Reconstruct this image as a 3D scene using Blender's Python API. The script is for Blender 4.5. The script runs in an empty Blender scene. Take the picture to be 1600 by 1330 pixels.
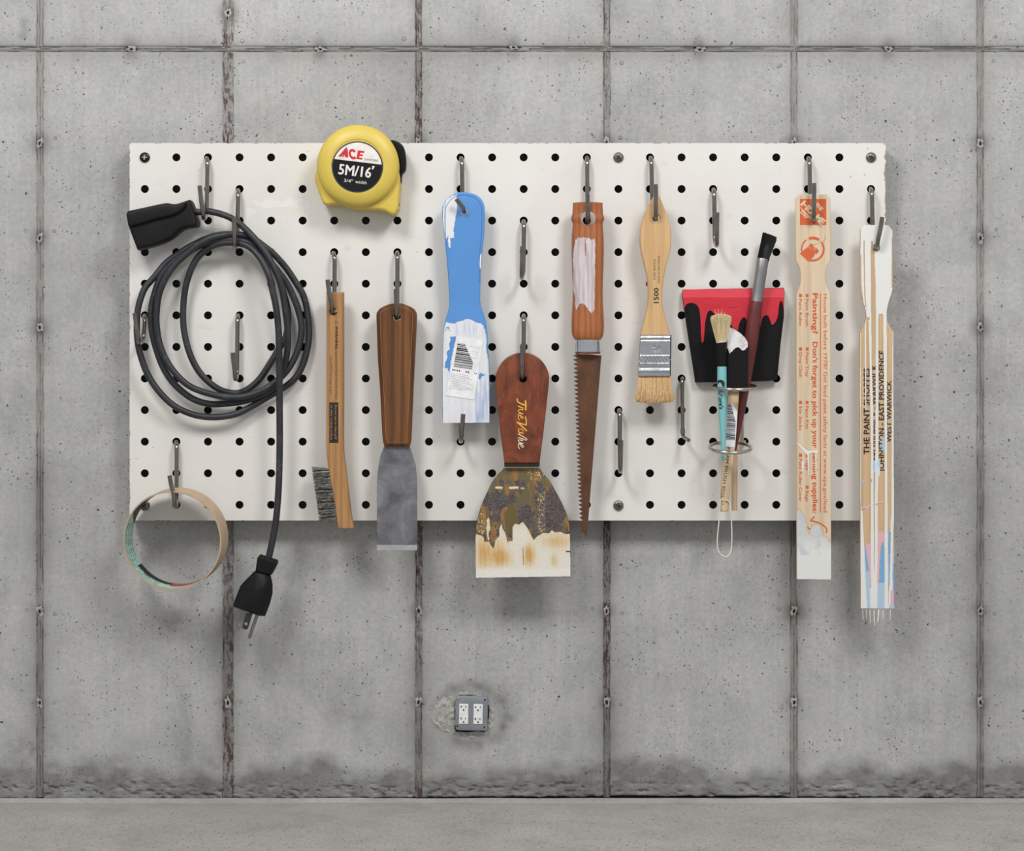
import bpy, bmesh, math, random
import numpy as np
from mathutils import Vector, Matrix

random.seed(7)
SC = bpy.context.scene
COL = SC.collection
pi = math.pi

# ---------------------------------------------------------------- camera, light, exposure
CAM_D = 7.0            # metres from the wall
S = 0.00207            # metres per photograph pixel on the wall
X0, Y0 = 800.0, 560.0  # optical axis in the photograph
CAM_H = (1250 - Y0) * S

cam = bpy.data.cameras.new('camera')
cam.sensor_width = 36.0
cam.lens = 36.0 * (CAM_D / S) / 1600.0
cam.shift_y = -(665.0 - Y0) / 1600.0
cam.clip_end = 60
camo = bpy.data.objects.new('camera', cam)
camo.location = (0, -CAM_D, CAM_H)
camo.rotation_euler = (pi / 2, 0, 0)
COL.objects.link(camo)
SC.camera = camo

world = bpy.data.worlds.new('world')
SC.world = world
world.use_nodes = True
world.node_tree.nodes['Background'].inputs[0].default_value = (0.97, 0.985, 1.0, 1)
world.node_tree.nodes['Background'].inputs[1].default_value = 0.62


def area_light(name, loc, target, size, size_y, power, color=(1, 1, 1)):
    l = bpy.data.lights.new(name, 'AREA')
    l.shape = 'RECTANGLE'
    l.size, l.size_y, l.energy, l.color = size, size_y, power, color
    o = bpy.data.objects.new(name, l)
    o.location = loc
    o.rotation_euler = (Vector(target) - Vector(loc)).to_track_quat('-Z', 'Y').to_euler()
    COL.objects.link(o)
    return o


area_light('softbox_left', (-2.05, -4.2, 5.2), (-0.3, 0, 1.1), 1.35, 1.35, 200, (1, 0.992, 0.98))
area_light('softbox_right', (2.05, -4.2, 5.2), (0.3, 0, 1.1), 1.35, 1.35, 200, (1, 0.992, 0.98))

SC.view_settings.view_transform = 'Standard'
SC.view_settings.look = 'None'
SC.view_settings.exposure = -0.40
SC.view_settings.gamma = 1.0
SC.view_settings.use_curve_mapping = False


# ---------------------------------------------------------------- helpers
def W(px, py, d):
    """pixel of the photograph -> point standing d metres off the wall"""
    k = (CAM_D - d) / CAM_D * S
    return Vector(((px - X0) * k, -d, CAM_H - (py - Y0) * k))


def lin(r, g, b):
    f = lambda u: (u / 255 / 12.92) if u / 255 <= 0.04045 else ((u / 255 + 0.055) / 1.055) ** 2.4
    return (f(r), f(g), f(b))


def tag(o, label=None, cat=None, group=None, kind=None):
    if label: o['label'] = label
    if cat: o['category'] = cat
    if group: o['group'] = group
    if kind: o['kind'] = kind
    return o


def thing(name, label, cat, loc, group=None):
    o = bpy.data.objects.new(name, None)
    o.empty_display_size = 0.05
    o.location = loc
    COL.objects.link(o)
    o['wloc'] = list(loc)
    return tag(o, label, cat, group)


def wloc(o):
    v = Vector((0, 0, 0))
    while o:
        v += o.location
        o = o.parent
    return v


def place(name, me, parent=None, label=None, smooth=38):
    """mesh given in world coordinates; parented or centred on itself"""
    if smooth:
        me.shade_smooth()
        me.set_sharp_from_angle(angle=math.radians(smooth))
    off = wloc(parent) if parent else None
    if off is None:
        n = len(me.vertices)
        co = np.empty(n * 3); me.vertices.foreach_get('co', co); co = co.reshape(-1, 3)
        off = Vector(((co[:, 0].min() + co[:, 0].max()) / 2, co[:, 1].max(), co[:, 2].min()))
        me.transform(Matrix.Translation(-off))
        o = bpy.data.objects.new(name, me); o.location = off
    else:
        me.transform(Matrix.Translation(-off))
        o = bpy.data.objects.new(name, me); o.parent = parent
    COL.objects.link(o)
    if label: o['label'] = label
    return o


class Geo:
    def __init__(s): s.v, s.f, s.m, s.k = [], [], [], 0

    def add(s, v, f, m=0):
        n = len(s.v)
        s.v += [tuple(p) for p in v]
        s.f += [tuple(i + n for i in q) for q in f]
        s.m += [m] * len(f)

    def tube(s, pts, r, seg=10, m=0, cap=True, ref=None, flat=1.0):
        pts = [Vector(p) for p in pts]
        n = len(pts)
        rr = [r] * n if not hasattr(r, '__len__') else list(r)
        tan = []
        for i in range(n):
            t = pts[min(i + 1, n - 1)] - pts[max(i - 1, 0)]
            tan.append(t.normalized() if t.length > 1e-9 else Vector((0, 0, 1)))
        u = (ref or Vector((0.13, 0.97, 0.21))).cross(tan[0])
        if u.length < 1e-4: u = Vector((1, 0, 0)).cross(tan[0])
        u.normalize()
        vs = []
        for i in range(n):
            if ref: u = ref.cross(tan[i])
            else: u = u - tan[i] * u.dot(tan[i])
            u.normalize()
            w = tan[i].cross(u)
            for k in range(seg):
                a = 2 * pi * k / seg
                vs.append(pts[i] + (u * math.cos(a) + w * (math.sin(a) * flat)) * rr[i])
        fs = []
        for i in range(n - 1):
            for k in range(seg):
                k2 = (k + 1) % seg
                fs.append((i * seg + k, i * seg + k2, (i + 1) * seg + k2, (i + 1) * seg + k))
        if cap:
            fs.append(tuple(reversed(range(seg))))
            fs.append(tuple(range((n - 1) * seg, n * seg)))
        s.add(vs, fs, m)

    def box(s, a, b, m=0):
        x0, y0, z0 = [min(a[i], b[i]) for i in range(3)]
        x1, y1, z1 = [max(a[i], b[i]) for i in range(3)]
        s.add([(x0, y0, z0), (x1, y0, z0), (x1, y1, z0), (x0, y1, z0), (x0, y0, z1), (x1, y0, z1), (x1, y1, z1), (x0, y1, z1)],
              [(0, 3, 2, 1), (4, 5, 6, 7), (0, 1, 5, 4), (1, 2, 6, 5), (2, 3, 7, 6), (3, 0, 4, 7)], m)

    def polyplate(s, pts, d, t, m=0):
        """simple small prism: pixel polygon (convex or nearly) at depth d, thickness t"""
        df = d if callable(d) else (lambda x, y: d)
        n = len(pts)
        s.k += 1
        dk = (s.k % 60) * 6e-6
        v = [W(x, y, df(x, y) + dk) for x, y in pts]
        v += [p + Vector((0, t, 0)) for p in v]
        if n > 4:
            from mathutils.geometry import tessellate_polygon
            tri = tessellate_polygon([[Vector((x, y, 0)) for x, y in pts]])
            f = [tuple(q) for q in tri] + [tuple(i_ + n for i_ in reversed(q)) for q in tri]
        else: f = [tuple(range(n)), tuple(reversed(range(n, 2 * n)))]
        f += [(i, i + n, (i + 1) % n + n, (i + 1) % n) for i in range(n)]
        s.add(v, f, m)

    def ribbon(s, pts, w, d, m=0, t=0.0004):
        """stroke on a face: pixel polyline with width w"""
        P = [Vector(p) for p in pts]
        n = len(P)
        L, R = [], []
        for i in range(n):
            q = (P[min(i + 1, n - 1)] - P[max(i - 1, 0)])
            q = q.normalized() if q.length > 0 else Vector((1, 0))
            nn = Vector((-q.y, q.x)) * w / 2
            e = q * (w * 0.35 if i == n - 1 else (-w * 0.35 if i == 0 else 0))
            L.append(P[i] + nn + e); R.append(P[i] - nn + e)
        for i in range(n - 1):
            s.polyplate([L[i], L[i + 1], R[i + 1], R[i]], d, t, m)

    def mesh(s, name, mats):
        me = bpy.data.meshes.new(name)
        me.from_pydata(s.v, [], s.f)
        for mt in (mats if isinstance(mats, (list, tuple)) else [mats]): me.materials.append(mt)
        me.polygons.foreach_set('material_index', s.m)
        bm = bmesh.new(); bm.from_mesh(me)
        bmesh.ops.recalc_face_normals(bm, faces=bm.faces)
        bm.to_mesh(me); bm.free()
        return me

    def build(s, name, mats, parent=None, label=None, smooth=38):
        return place(name, s.mesh(name, mats), parent, label, smooth)


def cr(pts, closed=True, step=4.0):
    """smooth outline; a point with a third entry is a sharp corner"""
    P = [Vector(p[:2]) for p in pts]
    sh = [len(p) > 2 for p in pts]
    n = len(P)
    out = []
    for i in range(n if closed else n - 1):
        p1, p2 = P[i], P[(i + 1) % n]
        p0 = P[(i - 1) % n] if (closed or i > 0) else p1
        p3 = P[(i + 2) % n] if (closed or i < n - 2) else p2
        L = (p2 - p1).length
        m1 = (p2 - p1) if sh[i] else (p2 - p0) * 0.5
        m2 = (p2 - p1) if sh[(i + 1) % n] else (p3 - p1) * 0.5
        if m1.length > 1.2 * L: m1 = m1.normalized() * L
        if m2.length > 1.2 * L: m2 = m2.normalized() * L
        k = 1 if (sh[i] and sh[(i + 1) % n]) else max(1, int(round(L / step)))
        for j in range(k):
            t = j / k
            h = (2 * t**3 - 3 * t**2 + 1) * p1 + (t**3 - 2 * t**2 + t) * m1 + (-2 * t**3 + 3 * t**2) * p2 + (t**3 - t**2) * m2
            out.append((h.x, h.y))
    if not closed: out.append(tuple(P[-1]))
    return out


def circ(cx, cy, r, n=24):
    return [(cx + r * math.cos(2 * pi * k / n), cy + r * math.sin(2 * pi * k / n)) for k in range(n)]


def plate_mesh(name, outline, d, t, mats, holes=(), bevel=0.0, seg=2, back=False):
    """prism of real thickness t whose front stands d off the wall"""
    bm = bmesh.new()
    loops = []
    outer = None
    for k, L in enumerate([outline] + list(holes)):
        vs = [bm.verts.new(W(x, y, d)) for x, y in L]
        es = [bm.edges.new((vs[i], vs[(i + 1) % len(vs)])) for i in range(len(vs))]
        loops += es
        if k == 0: outer = set(vs)
    bmesh.ops.triangle_fill(bm, edges=loops, use_beauty=True, use_dissolve=False, normal=(0, -1, 0))
    front = list(bm.faces)
    ret = bmesh.ops.extrude_face_region(bm, geom=front)
    newv = [g for g in ret['geom'] if isinstance(g, bmesh.types.BMVert)]
    for v in newv: v.co.y += t
    bm.faces.ensure_lookup_table()
    if bevel > 0:
        yf, yb = -d, -d + t
        es = []
        for e in bm.edges:
            if len(e.link_faces) != 2: continue
            a, b = e.verts
            n0, n1 = e.link_faces[0].normal, e.link_faces[1].normal
        bm.normal_update()
        for e in bm.edges:
            if len(e.link_faces) != 2: continue
            a, b = e.verts
            on_f = abs(a.co.y - yf) < 1e-6 and abs(b.co.y - yf) < 1e-6
            on_b = abs(a.co.y - yb) < 1e-6 and abs(b.co.y - yb) < 1e-6
            if not (on_f or (on_b and back)): continue
            if on_f and not (a in outer and b in outer): continue
            n0, n1 = e.link_faces[0].normal, e.link_faces[1].normal
            if abs(n0.dot(n1)) < 0.5: es.append(e)
        bmesh.ops.bevel(bm, geom=es, offset=bevel, segments=seg, profile=0.5, affect='EDGES', clamp_overlap=False)
    bmesh.ops.recalc_face_normals(bm, faces=bm.faces)
    me = bpy.data.meshes.new(name)
    bm.to_mesh(me); bm.free()
    for mt in (mats if isinstance(mats, (list, tuple)) else [mats]): me.materials.append(mt)
    return me


def plate(name, outline, d, t, mats, parent=None, label=None, smooth=38, **k):
    return place(name, plate_mesh(name, outline, d, t, mats, **k), parent, label, smooth)


def hull(name, pts, mat, parent=None, label=None, bevel=0.0, smooth=25):
    bm = bmesh.new()
    for p in pts: bm.verts.new(p)
    r = bmesh.ops.convex_hull(bm, input=bm.verts)
    junk = [g for g in r['geom_interior'] + r['geom_unused'] if isinstance(g, bmesh.types.BMVert)]
    bmesh.ops.delete(bm, geom=list(set(junk)), context='VERTS')
    bmesh.ops.dissolve_limit(bm, angle_limit=0.06, verts=bm.verts, edges=bm.edges)
    if bevel: bmesh.ops.bevel(bm, geom=list(bm.edges), offset=bevel, segments=3, profile=0.5, affect='EDGES', clamp_overlap=True)
    bmesh.ops.recalc_face_normals(bm, faces=bm.faces)
    me = bpy.data.meshes.new(name); bm.to_mesh(me); bm.free()
    me.materials.append(mat)
    return place(name, me, parent, label, smooth)


def boolean(me, cutter, name):
    """difference of two meshes -> new mesh (cutter's own material kept on the cut)"""
    a = bpy.data.objects.new('tmp_a', me); b = bpy.data.objects.new('tmp_b', cutter)
    COL.objects.link(a); COL.objects.link(b)
    md = a.modifiers.new('b', 'BOOLEAN'); md.operation = 'DIFFERENCE'; md.object = b; md.solver = 'EXACT'
    bpy.context.view_layer.update()
    out = bpy.data.meshes.new_from_object(a.evaluated_get(bpy.context.evaluated_depsgraph_get()))
    out.name = name
    bpy.data.objects.remove(a); bpy.data.objects.remove(b)
    return out


# numpy value noise -------------------------------------------------
_rng = np.random.RandomState(3)
_T = _rng.rand(256, 256)


def vn(x, y, seed=0):
    x = np.asarray(x, float) + seed * 17.3; y = np.asarray(y, float) + seed * 31.7
    xi = np.floor(x).astype(int); yi = np.floor(y).astype(int)
    fx = x - xi; fy = y - yi
    fx = fx * fx * (3 - 2 * fx); fy = fy * fy * (3 - 2 * fy)
    g = lambda a, b: _T[a & 255, b & 255]
    return (g(xi, yi) * (1 - fx) + g(xi + 1, yi) * fx) * (1 - fy) + (g(xi, yi + 1) * (1 - fx) + g(xi + 1, yi + 1) * fx) * fy


def fbm(x, y, o=4, seed=0):
    s = 0; a = 0.5; t = 0
    for i in range(o):
        s = s + a * vn(x, y, seed + i * 5); t += a; a *= 0.5; x = np.asarray(x) * 2.03; y = np.asarray(y) * 2.03
    return s / t


def inpoly(X, Y, poly):
    r = np.zeros(X.shape, bool)
    n = len(poly)
    for i in range(n):
        x1, y1 = poly[i][:2]; x2, y2 = poly[(i + 1) % n][:2]
        if y1 == y2: continue
        c = ((Y >= min(y1, y2)) & (Y < max(y1, y2))) & (X < (Y - y1) * (x2 - x1) / (y2 - y1) + x1)
        r ^= c
    return r


def crop(pts, sc, ox, oy):
    return [(ox + p[0] / sc, oy + p[1] / sc) + tuple(p[2:]) for p in pts]


def paint(name, box, step, d, func, mat, parent, label=None, lift=0.0004):
    """layer of paint or print: grid cells where func gives paint, pigment per vertex"""
    x0, y0, x1, y1 = box
    nx, ny = int((x1 - x0) / step), int((y1 - y0) / step)
    gx = x0 + np.arange(nx + 1) * step; gy = y0 + np.arange(ny + 1) * step
    VX, VY = np.meshgrid(gx, gy)
    _, rgb = func(VX, VY)
    CX, CY = VX[:-1, :-1] + step / 2, VY[:-1, :-1] + step / 2
    mk, _ = func(CX, CY)
    idx = np.arange((nx + 1) * (ny + 1)).reshape(ny + 1, nx + 1)
    q = np.stack([idx[:-1, :-1], idx[1:, :-1], idx[1:, 1:], idx[:-1, 1:]], -1)[mk]
    used = np.unique(q)
    rem = np.zeros(idx.size, int); rem[used] = np.arange(len(used))
    q = rem[q]
    fx, fy = VX.ravel()[used], VY.ravel()[used]
    D = (d(fx, fy) if callable(d) else np.full(fx.shape, d)) + lift
    k = (CAM_D - D) / CAM_D * S
    co = np.stack([(fx - X0) * k, -D, CAM_H - (fy - Y0) * k], -1)
    me = bpy.data.meshes.new(name)
    me.vertices.add(len(used)); me.vertices.foreach_set('co', co.ravel())
    me.loops.add(q.size); me.loops.foreach_set('vertex_index', q.ravel())
    me.polygons.add(len(q))
    me.polygons.foreach_set('loop_start', np.arange(len(q)) * 4)
    me.update(calc_edges=True)
    at = me.color_attributes.new('Col', 'FLOAT_COLOR', 'POINT')
    c = rgb.reshape(-1, 3)[used] / 255.0
    c = np.where(c <= 0.04045, c / 12.92, ((c + 0.055) / 1.055) ** 2.4)
    at.data.foreach_set('color', np.concatenate([c, np.ones((len(c), 1))], 1).ravel())
    me.materials.append(mat)
    o = place(name, me, parent, label, smooth=60)
    return o


def rgbarr(X, c):
    return np.ones(X.shape + (3,)) * np.array(c, float)


def mixa(A, B, t):
    return A * (1 - t[..., None]) + B * t[..., None]


# text ---------------------------------------------------------------
def text(geo, s, x, y, length, h, ang, d, m=0, bold=0.0, shear=0.0, t=0.0003, ref='H'):
    """s starts at pixel (x,y) on its baseline, runs `length` px at ang degrees clockwise, cap height h px"""
    cu = bpy.data.curves.new('t', 'FONT')
    cu.body = s; cu.size = 1.0; cu.shear = shear; cu.resolution_u = 2; cu.fill_mode = 'FRONT'
    ob = bpy.data.objects.new('t', cu)
    me = ob.to_mesh()
    vs = [(v.co.x, v.co.y) for v in me.vertices]
    fs = [tuple(p.vertices) for p in me.polygons]
    ob.to_mesh_clear()
    bpy.data.objects.remove(ob); bpy.data.curves.remove(cu)
    if not vs: return
    xa, xb = min(v[0] for v in vs), max(v[0] for v in vs)
    cap = 0.73
    sx, sy = length / (xb - xa), h / cap
    a = math.radians(ang); dx, dy = math.cos(a), math.sin(a); ux, uy = math.sin(a), -math.cos(a)
    df = d if callable(d) else (lambda px, py: d)
    b = bold * h * 2.6
    shifts = [(0, 0)] if b < 0.02 else [(-b, 0), (b, 0), (0, b * .7), (0, -b * .7)]
    for k, (bx_, by_) in enumerate(shifts):
        out = []
        for vx, vy in vs:
            u, w = (vx - xa) * sx + bx_, vy * sy + by_
            px, py = x + u * dx + w * ux, y + u * dy + w * uy
            out.append(W(px, py, df(px, py) + t + k * 3e-5))
        geo.add(out, fs, m)


# ---------------------------------------------------------------- materials
def nmat(name):
    m = bpy.data.materials.new(name); m.use_nodes = True
    nt = m.node_tree
    return m, nt, nt.nodes['Principled BSDF']


def N(nt, typ, **k):
    n = nt.nodes.new(typ)
    for a, b in k.items():
        if a.startswith('_'):
            n.inputs[int(a[1:])].default_value = b
        else: setattr(n, a, b)
    return n


def ramp(nt, src, stops):
    r = nt.nodes.new('ShaderNodeValToRGB')
    e = r.color_ramp.elements
    while len(e) < len(stops): e.new(0.5)
    for i, (p, c) in enumerate(stops):
        e[i].position = p
        e[i].color = (c, c, c, 1) if not hasattr(c, '__len__') else (*c, 1)
    nt.links.new(src, r.inputs[0])
    return r.outputs[0]


def mixc(nt, fac, a, b, mode='MIX'):
    n = nt.nodes.new('ShaderNodeMix'); n.data_type = 'RGBA'; n.blend_type = mode
    for s, v in ((0, fac), (6, a), (7, b)):
        if isinstance(v, (int, float)): n.inputs[s].default_value = v
        elif isinstance(v, tuple): n.inputs[s].default_value = (*v, 1)
        else: nt.links.new(v, n.inputs[s])
    return n.outputs[2]


def math_(nt, op, a, b=None, c=None):
    n = nt.nodes.new('ShaderNodeMath'); n.operation = op
    for i, v in enumerate((a, b, c)):
        if v is None: continue
        if isinstance(v, (int, float)): n.inputs[i].default_value = v
        else: nt.links.new(v, n.inputs[i])
    return n.outputs[0]


def coords(nt, scale=(1, 1, 1), kind='Object', rot=(0, 0, 0)):
    tc = nt.nodes.new('ShaderNodeTexCoord')
    mp = nt.nodes.new('ShaderNodeMapping')
    mp.inputs['Scale'].default_value = scale
    mp.inputs['Rotation'].default_value = rot
    nt.links.new(tc.outputs[kind], mp.inputs[0])
    return mp.outputs[0]


def noise(nt, vec, scale, detail=4, rough=0.55, dist=0.0):
    n = N(nt, 'ShaderNodeTexNoise'); n.inputs['Scale'].default_value = scale
    n.inputs['Detail'].default_value = detail; n.inputs['Roughness'].default_value = rough
    n.inputs['Distortion'].default_value = dist
    nt.links.new(vec, n.inputs['Vector'])
    return n.outputs['Fac']


def bump(nt, bs, h, strength=0.3, dist=0.002):
    b = nt.nodes.new('ShaderNodeBump'); b.inputs['Strength'].default_value = strength; b.inputs['Distance'].default_value = dist
    nt.links.new(h, b.inputs['Height']); nt.links.new(b.outputs[0], bs.inputs['Normal'])


def plain(name, c, rough=0.5, metal=0.0, var=0.12, nscale=40, bumps=0.0, bdist=0.001, coat=0.0, spec=None, bscale=None):
    m, nt, bs = nmat(name)
    co = coords(nt)
    n = noise(nt, co, nscale)
    col = mixc(nt, ramp(nt, n, [(0.3, 0.0), (0.7, 1.0)]), tuple(x * (1 - var) for x in c), tuple(min(1, x * (1 + var)) for x in c))
    nt.links.new(col, bs.inputs['Base Color'])
    bs.inputs['Roughness'].default_value = rough
    bs.inputs['Metallic'].default_value = metal
    if coat: bs.inputs['Coat Weight'].default_value = coat; bs.inputs['Coat Roughness'].default_value = 0.15
    if spec is not None: bs.inputs['Specular IOR Level'].default_value = spec
    if bumps:
        bump(nt, bs, noise(nt, co, bscale or nscale * 6, 3), bumps, bdist)
    return m


def wood(name, c1, c2, c3, scale=9, stretch=0.09, rough=0.5, coat=0.0, dist=1.2, var=1.0, bumps=0.12):
    m, nt, bs = nmat(name)
    co = coords(nt, (1, 1, stretch))
    big = noise(nt, co, scale, 3, 0.5, dist)
    wv = N(nt, 'ShaderNodeTexWave'); wv.wave_type = 'BANDS'; wv.bands_direction = 'X'
    wv.inputs['Scale'].default_value = scale * 1.3; wv.inputs['Distortion'].default_value = 5 * dist
    wv.inputs['Detail'].default_value = 3; wv.inputs['Detail Scale'].default_value = 1.4
    nt.links.new(co, wv.inputs['Vector'])
    fine = noise(nt, coords(nt, (1, 1, 0.03)), scale * 22, 3, 0.6)
    a = mixc(nt, ramp(nt, big, [(0.3, 0), (0.72, 1)]), c1, c2)
    b = mixc(nt, math_(nt, 'MULTIPLY', ramp(nt, wv.outputs['Fac'], [(0.35, 0), (0.95, 1)]), 0.5 * var), a, c3)
    f = mixc(nt, math_(nt, 'MULTIPLY', ramp(nt, fine, [(0.45, 0), (0.75, 1)]), 0.38), b, tuple(x * 0.55 for x in c3))
    nt.links.new(f, bs.inputs['Base Color'])
    bs.inputs['Roughness'].default_value = rough
    bs.inputs['Specular IOR Level'].default_value = 0.35
    if coat: bs.inputs['Coat Weight'].default_value = coat; bs.inputs['Coat Roughness'].default_value = 0.2
    bump(nt, bs, fine, bumps, 0.0015)
    return m


def attr_mat(name, rough=0.5, bumps=0.15, bscale=250, bdist=0.0008, stretch=1.0, metal=0.0):
    m, nt, bs = nmat(name)
    a = N(nt, 'ShaderNodeAttribute'); a.attribute_name = 'Col'
    co = coords(nt, (1, 1, stretch))
    n = noise(nt, co, bscale, 3)
    col = mixc(nt, 0.5, a.outputs['Color'], mixc(nt, 1.0, a.outputs['Color'], ramp(nt, n, [(0.3, 0.86), (0.7, 1.0)]), 'MULTIPLY'))
    nt.links.new(col, bs.inputs['Base Color'])
    bs.inputs['Roughness'].default_value = rough; bs.inputs['Metallic'].default_value = metal
    bump(nt, bs, n, bumps, bdist)
    return m


def concrete(name, stained=True, plane='xz', tint=(1, 1, 1), pits=1.0, base=(lin(170, 170, 168), lin(190, 190, 188)), red=False):
    m, nt, bs = nmat(name)
    co = coords(nt, kind='Object')
    geo = N(nt, 'ShaderNodeNewGeometry'); co = geo.outputs['Position']
    n1 = noise(nt, co, 1.7, 6, 0.6, 0.6)
    n2 = noise(nt, co, 9.0, 6, 0.65, 0.4)
    n3 = noise(nt, co, 70.0, 4, 0.7)
    n4 = noise(nt, co, 320.0, 2, 0.6)
    mp = N(nt, 'ShaderNodeMapping'); mp.inputs['Scale'].default_value = (14, 14, 0.7); nt.links.new(co, mp.inputs[0])
    n5 = noise(nt, mp.outputs[0], 3.0, 4, 0.6)      # faint vertical runs
    c = mixc(nt, ramp(nt, n1, [(0.32, 0), (0.68, 1)]), base[0], base[1])
    nb = noise(nt, co, 4.2, 8, 0.72, 0.3)
    c = mixc(nt, 0.8, c, ramp(nt, nb, [(0.30, 0.78), (0.5, 1.0), (0.72, 1.09)]), 'MULTIPLY')
    warm = mixc(nt, ramp(nt, n2, [(0.35, 0), (0.7, 1)]), (0.94, 0.945, 0.958), (1.045, 1.025, 1.005))
    c = mixc(nt, 1.0, c, warm, 'MULTIPLY')
    c = mixc(nt, 0.8, c, ramp(nt, n3, [(0.28, 0.80), (0.75, 1.12)]), 'MULTIPLY')
    c = mixc(nt, 0.7, c, ramp(nt, n4, [(0.25, 0.84), (0.75, 1.12)]), 'MULTIPLY')
    c = mixc(nt, 0.45, c, ramp(nt, n5, [(0.3, 0.88), (0.7, 1.08)]), 'MULTIPLY')
    # air holes left in the concrete, two sizes, in loose swarms
    dco = N(nt, 'ShaderNodeVectorMath'); dco.operation = 'ADD'
    wn = N(nt, 'ShaderNodeTexNoise'); wn.inputs['Scale'].default_value = 60; wn.inputs['Detail'].default_value = 4; nt.links.new(co, wn.inputs['Vector'])
    vs = N(nt, 'ShaderNodeVectorMath'); vs.operation = 'SCALE'; vs.inputs['Scale'].default_value = 0.022
    nt.links.new(wn.outputs['Color'], vs.inputs[0]); nt.links.new(co, dco.inputs[0]); nt.links.new(vs.outputs[0], dco.inputs[1])
    pit = None
    sx = N(nt, 'ShaderNodeSeparateXYZ'); nt.links.new(dco.outputs[0], sx.inputs[0])
    cx_ = N(nt, 'ShaderNodeCombineXYZ'); nt.links.new(sx.outputs[0], cx_.inputs[0]); nt.links.new(sx.outputs[2], cx_.inputs[1])
    for sc, lim, g0, g1 in ((8, 0.028, 0.44, 0.54), (18, 0.052, 0.46, 0.56), (40, 0.085, 0.47, 0.57), (70, 0.13, 0.46, 0.58)):
        v = N(nt, 'ShaderNodeTexVoronoi'); v.inputs['Scale'].default_value = sc; v.voronoi_dimensions = '2D'
        nt.links.new(cx_.outputs[0], v.inputs['Vector'])
        gate = ramp(nt, noise(nt, co, 3.1 + sc * 0.05, 3), [(g0, 0.0), (g1, 1.0)])
        # per cell random size
        sp = N(nt, 'ShaderNodeSeparateColor'); nt.links.new(v.outputs['Color'], sp.inputs[0])
        sz = math_(nt, 'MULTIPLY', math_(nt, 'POWER', sp.outputs[0], 2.0), lim * pits)
        k = math_(nt, 'LESS_THAN', v.outputs['Distance'], sz)
        k = math_(nt, 'MULTIPLY', k, gate)
        pit = k if pit is None else math_(nt, 'MAXIMUM', pit, k)
    c = mixc(nt, math_(nt, 'MULTIPLY', pit, 0.85), c, lin(38, 36, 34))
    if stained:
        a = N(nt, 'ShaderNodeAttribute'); a.attribute_name = 'stain'
        st = math_(nt, 'MULTIPLY', a.outputs['Fac'], ramp(nt, n2, [(0.25, 0.45), (0.75, 1.0)]))
        st = math_(nt, 'MULTIPLY', st, ramp(nt, n3, [(0.2, 0.6), (0.7, 1.0)]))
        c = mixc(nt, st, c, lin(84, 82, 79))
    if red:
        mr = N(nt, 'ShaderNodeMapping'); mr.inputs['Scale'].default_value = (1, 1, 0.35); nt.links.new(co, mr.inputs[0])
        rn = noise(nt, mr.outputs[0], 75, 5, 0.75)
        g = ramp(nt, noise(nt, co, 2.1, 2), [(0.42, 0.0), (0.52, 1.0)])
        r_ = math_(nt, 'MULTIPLY', ramp(nt, rn, [(0.50, 0.0), (0.54, 1.0)]), g)
        c = mixc(nt, math_(nt, 'MULTIPLY', r_, 0.85), c, lin(72, 48, 46))
        dk = ramp(nt, noise(nt, co, 110, 4, 0.75), [(0.56, 0.0), (0.62, 1.0)])
        c = mixc(nt, math_(nt, 'MULTIPLY', dk, 0.6), c, lin(62, 58, 56))
    nt.links.new(mixc(nt, 1.0, c, tint, 'MULTIPLY'), bs.inputs['Base Color'])
    bs.inputs['Roughness'].default_value = 0.85
    bs.inputs['Specular IOR Level'].default_value = 0.25
    h = math_(nt, 'SUBTRACT', math_(nt, 'ADD', math_(nt, 'MULTIPLY', n3, 0.6), math_(nt, 'MULTIPLY', n4, 0.3)), math_(nt, 'MULTIPLY', pit, 1.6))
    bump(nt, bs, h, 0.35, 0.003)
    return m


M_conc = concrete('concrete', pits=1.2)
M_joint = concrete('joint_concrete', stained=True, red=True, base=(lin(152, 149, 146), lin(180, 177, 173)))
M_joint2 = concrete('plain_joint_concrete', stained=True, base=(lin(152, 149, 146), lin(180, 177, 173)))
M_mortar = concrete('mortar', stained=True, base=(lin(170, 168, 163), lin(190, 188, 182)), pits=0.8)
M_dark = plain('dark_void', lin(26, 24, 23), 0.9)

# ---------------------------------------------------------------- wall
wall = bpy.data.objects.new('wall_back', None)
COL.objects.link(wall)
tag(wall, kind='structure')
g = Geo()
g.box((-3.6, 0.012, -0.02), (3.6, 0.16, 3.0))
core = g.build('wall_core', M_dark, wall)

JX = [-526, -232, 62, 356, 654, 948, 1241, 1532, 1826, 2120]
JWID = {356: 8.0}
HY = 77.0
rs = np.random.RandomState(11)
TIES = [(jx, y) for jx in (62, 654, 948, 1241, 1532) for y in (224, 372, 512, 955, 1098)] + [(356, 1098), (356, 20)]
TIESH = [(205, HY), (500, HY), (803, HY - 3), (1093, HY), (1388, HY)]


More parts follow.
